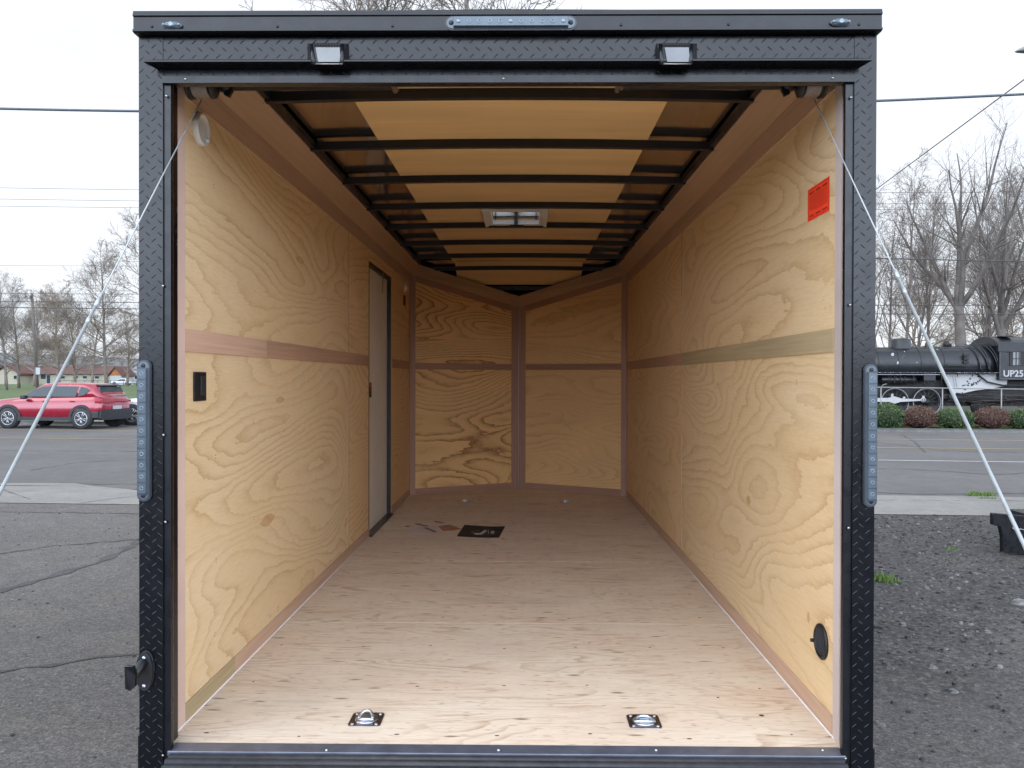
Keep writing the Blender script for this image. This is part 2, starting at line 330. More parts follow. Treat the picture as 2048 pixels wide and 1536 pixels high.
# ------------------------------------------------------------------ mesh builder
class MB:
    def __init__(s): s.v = []; s.f = []; s.mi = []; s.sm = []; s.cur = 0; s.smooth = False
    def add(s, vs, fs):
        o = len(s.v); s.v.extend([tuple(v) for v in vs])
        for f in fs: s.f.append([i + o for i in f]); s.mi.append(s.cur); s.sm.append(s.smooth)
    def quad(s, a, b, c, d): s.add([a, b, c, d], [(0, 1, 2, 3)])
    def poly(s, pts): s.add(pts, [tuple(range(len(pts)))])
    def box(s, x0, x1, y0, y1, z0, z1):
        s.add([(x, y, z) for x in (x0, x1) for y in (y0, y1) for z in (z0, z1)],
              [(0, 1, 3, 2), (4, 6, 7, 5), (0, 4, 5, 1), (2, 3, 7, 6), (0, 2, 6, 4), (1, 5, 7, 3)])
    def obox(s, mat, sx, sy, sz):
        vs = [mat @ Vector((x * sx / 2, y * sy / 2, z * sz / 2)) for x in (-1, 1) for y in (-1, 1) for z in (-1, 1)]
        s.add(vs, [(0, 1, 3, 2), (4, 6, 7, 5), (0, 4, 5, 1), (2, 3, 7, 6), (0, 2, 6, 4), (1, 5, 7, 3)])
    def prism(s, pts, d):
        """polygon pts extruded by the vector d"""
        n = len(pts); d = Vector(d); vs = [Vector(p) for p in pts] + [Vector(p) + d for p in pts]
        s.add(vs, [tuple(range(n)), tuple(range(2 * n - 1, n - 1, -1))] + [(i, (i + 1) % n, n + (i + 1) % n, n + i) for i in range(n)])
    def tube(s, pts, rad, sides=8, caps=True):
        pts = [Vector(p) for p in pts]; n = len(pts)
        if not isinstance(rad, (list, tuple)): rad = [rad] * n
        vs = []; prev = None
        for i, p in enumerate(pts):
            t = (pts[min(i + 1, n - 1)] - pts[max(i - 1, 0)]).normalized()
            if prev is None:
                a = Vector((0, 0, 1)) if abs(t.z) < .9 else Vector((1, 0, 0)); u = t.cross(a).normalized()
            else:
                u = prev - t * prev.dot(t)
                u = u.normalized() if u.length > 1e-6 else t.orthogonal().normalized()
            prev = u; w_ = t.cross(u)
            for k in range(sides):
                a = 2 * math.pi * k / sides
                vs.append(p + (u * math.cos(a) + w_ * math.sin(a)) * rad[i])
        fs = [(i * sides + k, i * sides + (k + 1) % sides, (i + 1) * sides + (k + 1) % sides, (i + 1) * sides + k)
              for i in range(n - 1) for k in range(sides)]
        if caps: fs += [tuple(range(sides))[::-1], tuple((n - 1) * sides + k for k in range(sides))]
        sm = s.smooth; s.smooth = sides > 4; s.add(vs, fs); s.smooth = sm
    def lathe(s, prof, org, axis, ref=None, sides=24):
        """prof: list of (distance along axis, radius)"""
        axis = Vector(axis).normalized(); org = Vector(org)
        u = Vector(ref) if ref else axis.orthogonal().normalized(); w_ = axis.cross(u)
        vs = [org + axis * a + (u * math.cos(2 * math.pi * k / sides) + w_ * math.sin(2 * math.pi * k / sides)) * r for a, r in prof for k in range(sides)]
        n = len(prof)
        fs = [(i * sides + k, i * sides + (k + 1) % sides, (i + 1) * sides + (k + 1) % sides, (i + 1) * sides + k) for i in range(n - 1) for k in range(sides)]
        fs += [tuple(range(sides))[::-1], tuple((n - 1) * sides + k for k in range(sides))]
        sm = s.smooth; s.smooth = True; s.add(vs, fs); s.smooth = sm
    def torus(s, c, ax, Rr, r, n=32, k=8, a0=0, a1=2 * math.pi, ref=None):
        ax = Vector(ax).normalized(); u = Vector(ref) if ref else ax.orthogonal().normalized(); w_ = ax.cross(u)
        closed = abs(a1 - a0 - 2 * math.pi) < 1e-6
        pts = [Vector(c) + (u * math.cos(a0 + (a1 - a0) * i / n) + w_ * math.sin(a0 + (a1 - a0) * i / n)) * Rr for i in range(n + 1)]
        s.tube(pts, r, k, caps=not closed)
    def build(s, name, mats, parent=None, bevel=0.0, weld=False):
        me = bpy.data.meshes.new(name); me.from_pydata(s.v, [], s.f)
        for m in (mats if isinstance(mats, (list, tuple)) else [mats]): me.materials.append(m)
        me.polygons.foreach_set('material_index', s.mi); me.polygons.foreach_set('use_smooth', s.sm); me.update()
        o = bpy.data.objects.new(name, me); COL.objects.link(o)
        if parent: attach(o, parent)
        if bevel:
            b = o.modifiers.new('bevel', 'BEVEL'); b.width = bevel; b.segments = 2; b.limit_method = 'ANGLE'; b.angle_limit = R(40)
        return o
def attach(o, parent):
    o.parent = parent
    o.matrix_parent_inverse = Matrix.Translation(parent.location).inverted() if parent.type == 'EMPTY' else Matrix.Identity(4)
def thing(name, label, cat, loc=(0, 0, 0), group=None):
    o = bpy.data.objects.new(name, None); COL.objects.link(o); o.location = loc; o.empty_display_size = .2
    return tag(o, label, cat, group)
def tag(o, label=None, cat=None, group=None, kind=None):
    if label: o['label'] = label
    if cat: o['category'] = cat
    if group: o['group'] = group
    if kind: o['kind'] = kind
    return o
SPLIT = {'screw', 'bolt', 'rivet', 'veneer_plug', 'middle_strip', 'base_strip', 'led', 'lens_divider', 'cooling_fin', 'corner_gusset', 'end_lug', 'screw_hole', 'tail_light', 'headlight', 'door_handle',
         'roof_rail', 'paint_chip', 'handrail', 'steam_pipe', 'brake_rigging', 'washout_plug', 'rust_mark', 'track_rail', 'window_bar', 'stand_leg', 'cable_clamp', 'vent_bracket', 'bumper_scuff', 'sill_ridge', 'sealant_bead', 'drum_flange', 'vent_crank', 'arch_liner', 'bumper', 'safety_valve'}
def part(mb, name, mat, parent, **k):
    if name not in SPLIT: return mb.build(name, mat, parent, **k)
    n = len(mb.v); root = list(range(n))
    def find(i):
        while root[i] != i: root[i] = root[root[i]]; i = root[i]
        return i
    for f in mb.f:
        for j in f[1:]: root[find(j)] = find(f[0])
    groups = {}
    for fi, f in enumerate(mb.f): groups.setdefault(find(f[0]), []).append(fi)
    first = None
    for fl_ in groups.values():
        q = MB(); idx = {}
        for fi in fl_:
            for j in mb.f[fi]:
                if j not in idx: idx[j] = len(q.v); q.v.append(mb.v[j])
            q.f.append([idx[j] for j in mb.f[fi]]); q.mi.append(mb.mi[fi]); q.sm.append(mb.sm[fi])
        o = q.build(name, mat, parent, **k); first = first or o
    return first
def dup(root, loc, rotz=0.0, scale=1.0, label=None, group=None):
    r = root.copy(); COL.objects.link(r); r.location = loc; r.rotation_euler = (0, 0, rotz); r.scale = (scale, scale, scale)
    if label: r['label'] = label
    if group: r['group'] = group
    for ch in list(root.children):
        c = ch.copy(); COL.objects.link(c); c.parent = r
        for g_ in list(ch.children):
            d = g_.copy(); COL.objects.link(d); d.parent = c
    return r

# ------------------------------------------------------------------ setting: ground, road, pavements
def sheet(name, pts, mat, z):
    m = MB(); m.poly([(p[0], p[1], z) for p in pts]); o = m.build(name, mat); return tag(o, kind='structure')
def gp(px, py): p = atZ(px, py); return (p.x, p.y)
def ext(a, b, x):  # the line through ground points a, b at world x
    t = (x - a[0]) / (b[0] - a[0]); return (x, a[1] + (b[1] - a[1]) * t)
m = MB(); S = 1400
m.quad((-S, -S, -.035), (S, -S, -.035), (S, S, -.035), (-S, S, -.035)); tag(m.build('ground', M['grass']), kind='structure')
nearL, nearR = gp(140, 1008), gp(1900, 1031)        # near edge of the pavement
midL, midR = gp(-200, 966), gp(1900, 993)           # pavement / road line
farL, farR = gp(140, 849), gp(1900, 865)            # far side of the road
XL, XR = -90, 70
lot = [(-60, -60), (60, -60), ext(nearL, nearR, 60), ext(nearL, nearR, -60)]
sheet('parking_lot', lot, M['lot'], 0)
pv = [ext(nearL, nearR, XL), ext(nearL, nearR, XR), ext(midL, midR, XR), gp(1750, 991), gp(400, 984), gp(277, 981), gp(190, 973), gp(150, 967), gp(-200, 966), ext(midL, gp(150, 967), XL)]
sheet('pavement', pv, M['walk'], .006)
rd = [ext(midL, midR, XL - .2), ext(midL, midR, XR), ext(farL, farR, XR), ext(farL, farR, XL)]
rd = [(p[0], p[1] - (.35 if i < 2 else 0)) for i, p in enumerate(rd)]
sheet('road', rd, M['road'], .001)
fL, fR = ext(farL, farR, XL), ext(farL, farR, XR)
d2 = Vector((fR[0] - fL[0], fR[1] - fL[1], 0)).normalized(); nrm = Vector((-d2.y, d2.x, 0))
m = MB(); m.prism([(fL[0], fL[1], -.03), (fR[0], fR[1], -.03), (fR[0] + nrm.x * .16, fR[1] + nrm.y * .16, -.03), (fL[0] + nrm.x * .16, fL[1] + nrm.y * .16, -.03)], (0, 0, .14))
tag(m.build('kerb', M['curb'], bevel=.02), kind='structure')
a = Vector((*fL, 0)) + nrm * .16; b = Vector((-3.0, ext(farL, farR, -3.0)[1], 0)) + nrm * .16
sheet('far_pavement', [a, b, b + nrm * 1.5, a + nrm * 1.5], M['walk'], .085)
a = Vector((-2.9, ext(farL, farR, -2.9)[1], 0)) + nrm * .16; b = Vector((*fR, 0)) + nrm * .16
sheet('planting_bed', [a, b, b + nrm * 34, a + nrm * 34], M['bed'], .03)
def strip(name, pl, wid, mat, z=.006, jag=0, seed=0, label=None):
    """a painted line or crack following ground points"""
    rnd = random.Random(seed); pts = []
    for (p, q) in zip(pl[:-1], pl[1:]):
        n = max(1, int((Vector(q) - Vector(p)).length / .11)) if jag else 1
        for i in range(n): pts.append(Vector(p).lerp(Vector(q), i / n))
    pts.append(Vector(pl[-1])); m = MB(); L = []
    for i, p in enumerate(pts):
        t = (pts[min(i + 1, len(pts) - 1)] - pts[max(0, i - 1)]).normalized(); nn = Vector((-t.y, t.x))
        o = rnd.uniform(-jag, jag); w2 = wid / 2 * (rnd.uniform(.15, 1.5) if jag else 1)
        L.append((p + nn * (o + w2), p + nn * (o - w2)))
    for i in range(len(L) - 1):
        a_, b_ = L[i]; c_, d_ = L[i + 1]
        m.quad((*b_, z), (*d_, z), (*c_, z), (*a_, z))
    return tag(m.build(name, mat), kind='structure')
for (lp, rp, nm, mt, x0, x1) in (((140, 877.5), (1900, 897), 'road_line', 'yellow', -70, 60), ((140, 861), (1900, 880), 'road_line', 'yellow', -70, 60)):
    A, B = gp(*lp), gp(*rp); strip(nm, [ext(A, B, x0), ext(A, B, x1)], .11, M[mt])
A, B = gp(1750, 920.5), gp(2048, 924.5)
for k in range(3): strip('road_line', [ext(A, B, 7.2 + k * 12), ext(A, B, 14.5 + k * 12)], .10, M['whiteline'])
cr_ = [[(0, 1024), (140, 1026), (280, 1028)], [(-60, 1116), (0, 1108), (100, 1093), (277, 1079), (420, 1070)],
       [(-80, 1200), (0, 1184), (129, 1146), (203, 1122), (277, 1086), (360, 1040)], [(-80, 1352), (0, 1344), (150, 1322), (277, 1310), (420, 1300)]]
for i, (pl, wd) in enumerate(zip(cr_, (.022, .040, .10, .045))): strip('tar_crack', [gp(*p) for p in pl], wd, M['tar'], .004, .028, i)
for i, pl in enumerate([[(-80, 900), (90, 902), (280, 903)], [(60, 941), (150, 926), (280, 918)], [(1750, 937), (1860, 941), (1990, 950), (2048, 946)], [(1750, 884), (1900, 903), (2048, 905)],
                        [(1750, 985), (1850, 989), (2048, 987)], [(120, 966), (200, 969), (420, 967)], [(1800, 868), (1830, 884), (1850, 905)]]):
    strip('road_crack', [gp(*p) for p in pl], .035, M['tar'], .005, .03, 20 + i)
for i, pl in enumerate([[(0, 978), (60, 1000)], [(160, 1007), (277, 992)], [(1750, 1001), (2048, 1003)]]):
    strip('pavement_joint', [gp(*p) for p in pl], .015, M['tar'], .010, .004, 40 + i)

# loose stones on the lot: nobody could count them
rnd = random.Random(5)
def stone(m, x, y, r, z=0.0):
    a = rnd.uniform(0, 6.28); h = r * rnd.uniform(.35, .75); n = 5; vs = []
    for k in range(n):
        q = a + 6.283 * k / n; rr = r * rnd.uniform(.7, 1.2); vs.append((x + rr * math.cos(q), y + rr * math.sin(q) * .8, z - .002))
    for k in range(n):
        q = a + .4 + 6.283 * k / n; rr = r * rnd.uniform(.5, .9); vs.append((x + rr * math.cos(q), y + rr * math.sin(q) * .8, z + h * rnd.uniform(.7, 1.1)))
    m.add(vs, [(k, (k + 1) % n, n + (k + 1) % n, n + k) for k in range(n)] + [tuple(range(n, 2 * n))])
m = MB()
for i in range(15000):
    x = rnd.uniform(1.4, 7.5); y = 2.2 + 7.6 * rnd.random() ** .8
    dens = 1.0 if y > 4.6 else .30
    if rnd.random() > dens: continue
    m.cur = 1 if rnd.random() < .16 else 0
    stone(m, x, y, min(.028, .004 + rnd.expovariate(170)))
for i in range(2600):
    m.cur = 1 if rnd.random() < .4 else 0
    stone(m, rnd.uniform(-7.5, -1.3), rnd.uniform(2.2, 10.2), min(.016, .002 + rnd.expovariate(300)))
m.cur = 1
for (px, py, r) in ((1950, 1148, .035), (2035, 1208, .06), (1908, 1385, .03), (1942, 1250, .025), (1975, 1265, .03), (1932, 1338, .02), (1790, 1170, .02)):
    p = atZ(px, py); stone(m, p.x, p.y, r)
tag(m.build('gravel', [M['stone'], M['stone2']]), 'dark grey loose gravel scattered over the parking lot', 'gravel', kind='stuff')
def tuft(px, py, r, n, h, label):
    c = atZ(px, py); m = MB(); cl = [(c.x + rnd.gauss(0, r * .55), c.y + rnd.gauss(0, r * .35), rnd.uniform(.35, 1.15)) for _ in range(6)]
    for i in range(n):
        k = rnd.choice(cl); x = k[0] + rnd.gauss(0, r * .22); y = k[1] + rnd.gauss(0, r * .15)
        hh = h * k[2] * rnd.uniform(.3, 1); b = rnd.uniform(0, 6.28); wv = .004 + r * .012; lx = rnd.uniform(-.5, .5) * hh; ly = rnd.uniform(-.5, .5) * hh
        m.add([(x - wv * math.cos(b), y - wv * math.sin(b), 0), (x + wv * math.cos(b), y + wv * math.sin(b), 0), (x + lx, y + ly, hh)], [(0, 1, 2)])
    return tag(m.build('weed_tuft', M['blade']), label, 'weed')
tuft(1945, 990, .17, 500, .10, 'bright green weed tuft growing in the gap between road and pavement')
tuft(1958, 997, .12, 160, .05, 'low yellow green weeds in front of the tuft at the road edge')
tuft(1762, 1162, .16, 380, .08, 'green weed patch in the gravel beside the trailer post')
tuft(1895, 1098, .08, 120, .03, 'sparse small weed in the middle of the gravel')

# ------------------------------------------------------------------ the trailer
XW0, XW1, FZ = -1.079, .950, .552
XC = (XW0 + XW1) / 2
Y0, YC, YT = 2.40, 7.52, 8.05
E = 1.65                                          # eye height
T = thing('cargo_trailer', 'black enclosed cargo trailer with open rear and bare plywood interior', 'trailer', (XC, 5, 0))
YF = 2.34
def fx(px): return atY(px, 768, YF).x
def fz(py): return atY(1024, py, YF).z
XO0, XO1 = fx(278), fx(1750)
XI0, XI1 = fx(340), fx(1690)
ZT = fz(166)                                      # underside of the header
def lug(m, c, u, v, n, ang, L=.021, W=.0036, H=.0007):
    """one raised bar of tread plate"""
    ca, sa = math.cos(ang), math.sin(ang); vs = []
    for (s_, h, k) in ((1.0, 0, 1.0), (.62, H, .55)):
        for (a_, b_) in ((-1, 0), (-.55, -1), (.55, -1), (1, 0), (.55, 1), (-.55, 1)):
            x = a_ * L / 2 * (1 if h == 0 else .8); y = b_ * W / 2 * k
            vs.append(c + u * (x * ca - y * sa) + v * (x * sa + y * ca) + n * h)
    sm = m.smooth; m.smooth = True
    m.add(vs, [(k, (k + 1) % 6, 6 + (k + 1) % 6, 6 + k) for k in range(6)] + [tuple(range(6, 12))]); m.smooth = sm
def tread(m, x0, x1, z0, z1, y, n=(0, -1, 0)):
    p = .0178; u = Vector((1, 0, 0)); v = Vector((0, 0, 1)); nn = Vector(n)
    i = 0; x = x0 + .008
    while x < x1 - .004:
        z = z0 + (.010 if i % 2 else .027)
        while z < z1 - .006:
            lug(m, Vector((x, y, z)), u, v, nn, R(-42 if i % 2 else 42)); z += .0352
        x += p; i += 1
frame = thing_part = None
XP0, XP1 = fx(326), fx(1706)                       # inner limits of the tread plate
for side, (xa, xb, xi, jx, jy) in (('l', (XO0, XP0, XI0, XW0, 2.462)), ('r', (XP1, XO1, XI1, XW1, 2.425))):
    m = MB()
    m.box(xa, xb, YF, YF + .10, .30, fz(72))
    tread(m, xa, xb, .30, fz(74), YF - .0003)
    post = part(m, 'rear_post', M['black'], T)
    m = MB()                                       # smooth door stop strip and the flared jamb behind it
    s_ = 1 if side == 'l' else -1
    a0, a1 = sorted((xb if side == 'l' else xa, xi))
    m.box(a0, a1, YF + .006, YF + .02, .45, ZT)
    m.prism([(xi, YF + .0205, .53), (jx + s_ * .0005, jy, .53), (jx - s_ * .03, jy, .53), (xi - s_ * .03, YF + .0205, .53)], (0, 0, ZT + .06 - .53))
    part(m, 'door_stop', M['black_smooth'], post)
    m = MB(); m.box(*sorted((jx + s_ * .0006, jx + s_ * .004)), jy + .0005, jy + .008, FZ + .002, 2.58); part(m, 'caulk_line', M['caulk'], post)
# header
m = MB(); m.box(XO0 + .0005, XO1 - .0005, YF + .002, YF + .028, ZT, fz(72) - .0005)
zz0, zz1 = fz(119), fz(74)
x = XO0 + .02; i = 0
p = .0352
for (zr, an, off) in ((fz(82), 40, 0), (fz(97), -40, p / 2), (fz(111), 40, 0), (fz(146), -40, p / 2)):
    x = XP0 - .05 + off
    while x < XP1 + .05: lug(m, Vector((x, YF + .0017, zr)), Vector((1, 0, 0)), Vector((0, 0, 1)), Vector((0, -1, 0)), R(an)); x += p
header = part(m, 'header_beam', M['black'], T)
m = MB(); m.box(XP0, XP1, YF - .006, YF + .0015, ZT - .001, fz(151)); part(m, 'header_edge', M['black_smooth'], header, bevel=.001)
m = MB()                                           # drip ledge standing out over the opening
lx0, lx1, lz0, lz1 = fx(302), fx(1728), fz(135), fz(120)
m.add([(lx0, YF - .048, lz0), (lx1, YF - .048, lz0), (lx1, YF - .048, lz0 + .004), (lx0, YF - .048, lz0 + .004),
       (lx0 + .02, YF + .001, lz0 - .004), (lx1 - .02, YF + .001, lz0 - .004), (lx1 - .02, YF + .001, lz1 + .004), (lx0 + .02, YF + .001, lz1 + .004)],
      [(0, 1, 2, 3), (3, 2, 6, 7), (0, 4, 5, 1), (1, 5, 6, 2), (0, 3, 7, 4)])
part(m, 'drip_ledge', M['black_smooth'], header)
m = MB(); rw = random.Random(8)                    # cracked bead of sealant along the header
for xa_, xb_ in ((330, 612), (706, 1300), (1402, 1690)):
    x = xa_; pts = []
    while x < xb_: pts.append(atY(x, 125.2 + rw.uniform(-.9, .9), YF + .001)); x += rw.uniform(5, 16)
    m.tube(pts, [.0011 * rw.uniform(.3, 1.5) for _ in pts], 5)
part(m, 'sealant_bead', M['rubber'], header)
m = MB(); zc0, zc1 = fz(71), fz(28)
prof = [(YF - .022, zc0), (YF - .030, zc0 + .003), (YF - .030, zc0 + .008), (YF - .024, zc0 + .011), (YF - .024, zc1 - .017), (YF - .029, zc1 - .014), (YF - .029, zc1 - .009), (YF - .026, zc1 - .007), (YF - .026, zc1), (YF + .12, zc1 + .004), (YF + .12, zc0 + .001)]
m.prism([(XO0 - .004, a_, b_) for a_, b_ in prof], (XO1 - XO0 + .008, 0, 0)); cornice = part(m, 'cornice', M['black_smooth'], T)
m = MB()                                           # pop rivets and screws
def screw(px, py, y, r=.0045): m.lathe([(0, r), (.0022, r * .8), (.003, r * .3)], atY(px, py, y), (0, -1, 0), sides=10)
for px, py in ((304, 53), (555, 53), (785, 52), (1242, 50), (1457, 49), (1718, 49)): screw(px, py, YF - .024)
part(m, 'screw', M['black_smooth'], cornice)
m = MB()
for px, py in ((371, 158), (1007, 157), (1665, 156)): screw(px, py, YF - .006)
part(m, 'screw', M['steel_dark'], header)
m = MB()
for px, py in ((333, 192), (326, 572), (331, 1044), (327, 870), (326, 1511), (1702, 195), (1700, 610), (1697, 1056), (1691, 1517)): screw(px, py, YF - .0003, .0042)
part(m, 'bolt', M['steel_dark'], T)
# lights on the rear frame
def light_bar(c, L, W, vert, n):
    """clear LED bar; c centre on the mounting face"""
    U = Vector((0, 0, -1)) if vert else Vector((1, 0, 0)); V = Vector((1, 0, 0)) if vert else Vector((0, 0, 1)); D = Vector((0, -1, 0))
    def P(a, b, d): return c + U * a + V * b + D * d
    m = MB(); ring = []
    for k in range(9): q = -math.pi / 2 + math.pi * k / 8; ring.append((L / 2 - W / 2 + math.cos(q) * W / 2, math.sin(q) * W / 2))
    for k in range(9): q = math.pi / 2 + math.pi * k / 8; ring.append((-L / 2 + W / 2 + math.cos(q) * W / 2, math.sin(q) * W / 2))
    m.prism([P(a * 1.01, b * 1.12, 0) for a, b in ring], D * .008)
    h = part(m, 'light_housing', M['led_dark'], T, bevel=.001)
    m = MB(); m.prism([P(a * .985, b * .9, .0081) for a, b in ring], D * .003)
    part(m, 'end_lug', M['led'], h, bevel=.001)
    m = MB(); l2 = L / 2 - W * .62
    m.add([P(-l2, -W * .46, .011), P(l2, -W * .46, .011), P(l2, W * .46, .011), P(-l2, W * .46, .011), P(-l2 + .002, -W * .36, .022), P(l2 - .002, -W * .36, .022), P(l2 - .002, W * .36, .022), P(-l2 + .002, W * .36, .022)],
          [(4, 5, 6, 7), (0, 1, 5, 4), (1, 2, 6, 5), (2, 3, 7, 6), (3, 0, 4, 7)])
    part(m, 'lens', M['led'], h)
    m = MB()
    for k in range(n):
        q = P(-l2 + (k + .5) * 2 * l2 / n, 0, .0222)
        full = (not vert) and k in (0, 5, 10)
        if full: m.lathe([(0, W * .17), (.0012, W * .15)], q, D, sides=14)
        else: m.torus(q, D, W * .15, W * .035, 14, 5)
    part(m, 'led', M['led_chip'], h)
    m = MB()
    for s_ in (-1, 1): m.lathe([(0, W * .2), (.002, W * .17)], P(s_ * (L / 2 - W * .42), 0, .0113), D, sides=12)
    part(m, 'screw', M['black_plastic'], h)
    if vert:
        m = MB()
        for k in range(n + 1): m.obox(Matrix.Translation(P(-l2 + k * 2 * l2 / n, 0, .0223)), W * .7, .001, .0035)
        part(m, 'lens_divider', M['led_dark'], h)
    return h
k_ = (YF - .025) / F
c = (atY(893, 49, YF - .025) + atY(1151, 48, YF - .025)) / 2; light_bar(c, 258 * k_, 24 * k_, False, 11)
k_ = (YF - .002) / F
light_bar(atY(290, 861, YF - .002), 280 * k_, 23 * k_, True, 11)
light_bar(atY(1739, 871, YF - .002), 280 * k_, 22 * k_, True, 11)
for px, py in ((345, 52), (1680, 46)):             # oval clearance lamps
    c = atY(px, py, YF - .025); m = MB(); s_ = 24
    rg = [Vector((math.cos(6.2832 * k / s_) * .030, 0, math.sin(6.2832 * k / s_) * .0115)) for k in range(s_)]
    m.prism([c + r for r in rg], (0, -.004, 0)); h = part(m, 'marker_lamp', M['led_dark'], T)
    m = MB(); m.smooth = True
    vs = [c + r * .92 + Vector((0, -.0042, 0)) for r in rg] + [c + r * .70 + Vector((0, -.012, 0)) for r in rg] + [c + r * .35 + Vector((0, -.014, 0)) for r in rg]
    m.add(vs, [(j * s_ + k, j * s_ + (k + 1) % s_, (j + 1) * s_ + (k + 1) % s_, (j + 1) * s_ + k) for j in range(2) for k in range(s_)] + [tuple(range(2 * s_, 3 * s_))])
    part(m, 'lens', M['led'], h)
    m = MB()
    for s2 in (-1, 1): m.lathe([(0, .0035), (.002, .003)], c + Vector((s2 * .022, -.011, 0)), (0, -1, 0), sides=10)
    m.lathe([(0, .008), (.0012, .006)], c + Vector((0, -.0135, 0)), (0, -1, 0), sides=10)
    part(m, 'screw', M['led_chip'], h)
for px, lean in ((657, .012), (1354, -.010)):      # loading lamps above the door
    def Q(x, y, d): return atY(px + x, 108 + y, YF - d)
    m = MB()
    m.add([Q(-42, -21, 0), Q(40, -21, 0), Q(40, 22, 0), Q(-42, 22, 0), Q(-40, -20, .022), Q(34, -20, .022), Q(28, 21, .05), Q(-30, 21, .05)],
          [(4, 5, 6, 7), (0, 1, 5, 4), (1, 2, 6, 5), (2, 3, 7, 6), (3, 0, 4, 7)])
    h = part(m, 'loading_lamp', M['black_plastic'], T, bevel=.002)
    m = MB()
    for k in range(10):
        x = -28 + k * 5.6; m.tube([Q(x, -21, .008), Q(x, -20, .026), Q(x, -17, .030)], .0022, 6)
    for x in (-34, 29): m.tube([Q(x, -17, .020), Q(x + (4 if x < 0 else -3), 20, .052)], .0065, 10)
    part(m, 'cooling_fin', M['black_smooth'], h)
    m = MB(); m.add([Q(-25, -12, .0275), Q(23, -12, .0275), Q(25, 17, .0485), Q(-20, 17, .0485)], [(0, 1, 2, 3)])
    m.v = [tuple(Vector(v) + Vector((0, -.0025, 0))) for v in m.v]; m.prism([Vector(v) for v in m.v[:4]], (0, -.002, 0)); part(m, 'lens', M['lens_white'], h)
    m = MB(); m.tube([Q(-27, 20, .054), Q(28, 20, .054)], .0016, 6); part(m, 'lamp_rim', M['steel_dark'], h)
# sill at the floor's rear edge
m = MB(); m.box(XI0 - .01, XI1 + .01, YF + .002, Y0, FZ - .012, FZ + .003); sill = part(m, 'door_sill', M['sill'], T, bevel=.002)
m = MB(); m.box(XI0 - .02, XI1 + .02, YF + .0205, YF + .15, .30, FZ - .0125); part(m, 'sill_beam', M['black_smooth'], T)
m = MB()
for px in (653, 997, 1312, 1645): p_ = atZ(px, 1501, FZ + .003); m.lathe([(0, .005), (.003, .004), (.0045, .002)], p_, (0, 0, 1), sides=10)
part(m, 'rivet', M['steel'], sill)
m = MB()
for k, (y_, z_) in enumerate(((YF - .006, FZ - .013), (YF - .030, FZ - .016), (YF - .052, FZ - .024))): m.tube([(XI0, y_, z_), (XI1, y_, z_)], .012, 10)
part(m, 'sill_ridge', M['rubber'], T)
m = MB(); ang = math.atan2(FZ - .10, 2.0)           # the ramp door, let down to the ground behind
m.prism([(XI0 + .01, YF - .07, FZ - .04), (XI0 + .01, .32, .045), (XI0 + .01, .30, .01), (XI0 + .01, YF - .07, FZ - .085)], (XI1 - XI0 - .02, 0, 0))
ramp = part(m, 'ramp_door', M['floor'], T)
# corner gussets and the door hold-back at lower left
m = MB()
m.box(XO0 - .009, XO0 - .0005, YF + .01, YF + .09, .30, fz(1480)); m.box(XO1 + .0005, XO1 + .009, YF + .01, YF + .09, .30, fz(1495))
part(m, 'corner_gusset', M['black_smooth'], T)
c = atY(292, 1340, YF); m = MB()
m.prism([c + Vector((math.cos(q) * .023, 0, math.sin(q) * .055)) for q in [6.2832 * k / 20 for k in range(20)]], (0, -.012, 0))
h = part(m, 'door_holdback', M['black_plastic'], T, bevel=.002)
m = MB(); m.tube([c + Vector((-.002, -.010, .028)), c + Vector((-.008, -.036, .010)), c + Vector((-.012, -.044, -.002))], [.014, .013, .012], 10)
m.prism([c + Vector((-.014 + dx, -.050 - .01 * abs(dz) * 10, .002 + dz)) for dx, dz in ((-.013, .030), (.006, .030), (.013, .005), (.012, -.024), (.002, -.034), (-.011, -.030))], (0, -.016, 0))
part(m, 'latch_arm', M['black_smooth'], h, bevel=.002)
m = MB()
for dz in (.040, -.042): m.lathe([(0, .006), (.004, .004)], c + Vector((0, -.0121, dz)), (0, -1, 0), sides=10)
part(m, 'screw', M['steel'], h)

# floor
m = MB()
seams = [Y0, Y0 + 1.205, Y0 + 2.424, Y0 + 3.643, Y0 + 4.862]
xs = (XW0 - .01, XW1 + .01)
for i, y0_ in enumerate(seams):
    y1_ = (seams[i + 1] - .0035) if i + 1 < len(seams) else YC
    m.box(xs[0], xs[1], y0_, y1_, FZ - .018, FZ)
m.prism([(xs[0], YC + .0005, FZ - .018), (xs[1], YC + .0005, FZ - .018), (XC, YT + .01, FZ - .018)], (0, 0, .018))
m.cur = 1; m.box(xs[0], xs[1], Y0 + .01, YC, FZ - .06, FZ - .0185)
rf = random.Random(44); m.cur = 2
y = Y0 + .07
while y < YC - .1:                                  # rows of floor screws
    x = XW0 + .10
    while x < XW1 - .05:
        xx, yy, w_ = x + rf.uniform(-.02, .02), y + rf.uniform(-.02, .02), rf.uniform(.004, .009)
        if rf.random() < .8: m.add([(xx + math.cos(6.283 * k / 8) * w_, yy + math.sin(6.283 * k / 8) * .0042, FZ + .0003) for k in range(8)], [tuple(range(8))])
        x += .30
    y += .406
floor = part(m, 'floor', [M['floor'], M['black_smooth'], M['nail']], T)
m = MB()
for px, py, r in ((1436, 1395, .005), (1523, 1431, .008), (733, 1108, .004), (1083, 1213, .004)):
    p_ = atZ(px, py, FZ); m.lathe([(0.0004, r), (.0008, r * .7)], p_, (0, 0, 1), sides=9)
part(m, 'screw_hole', M['nail'], floor)

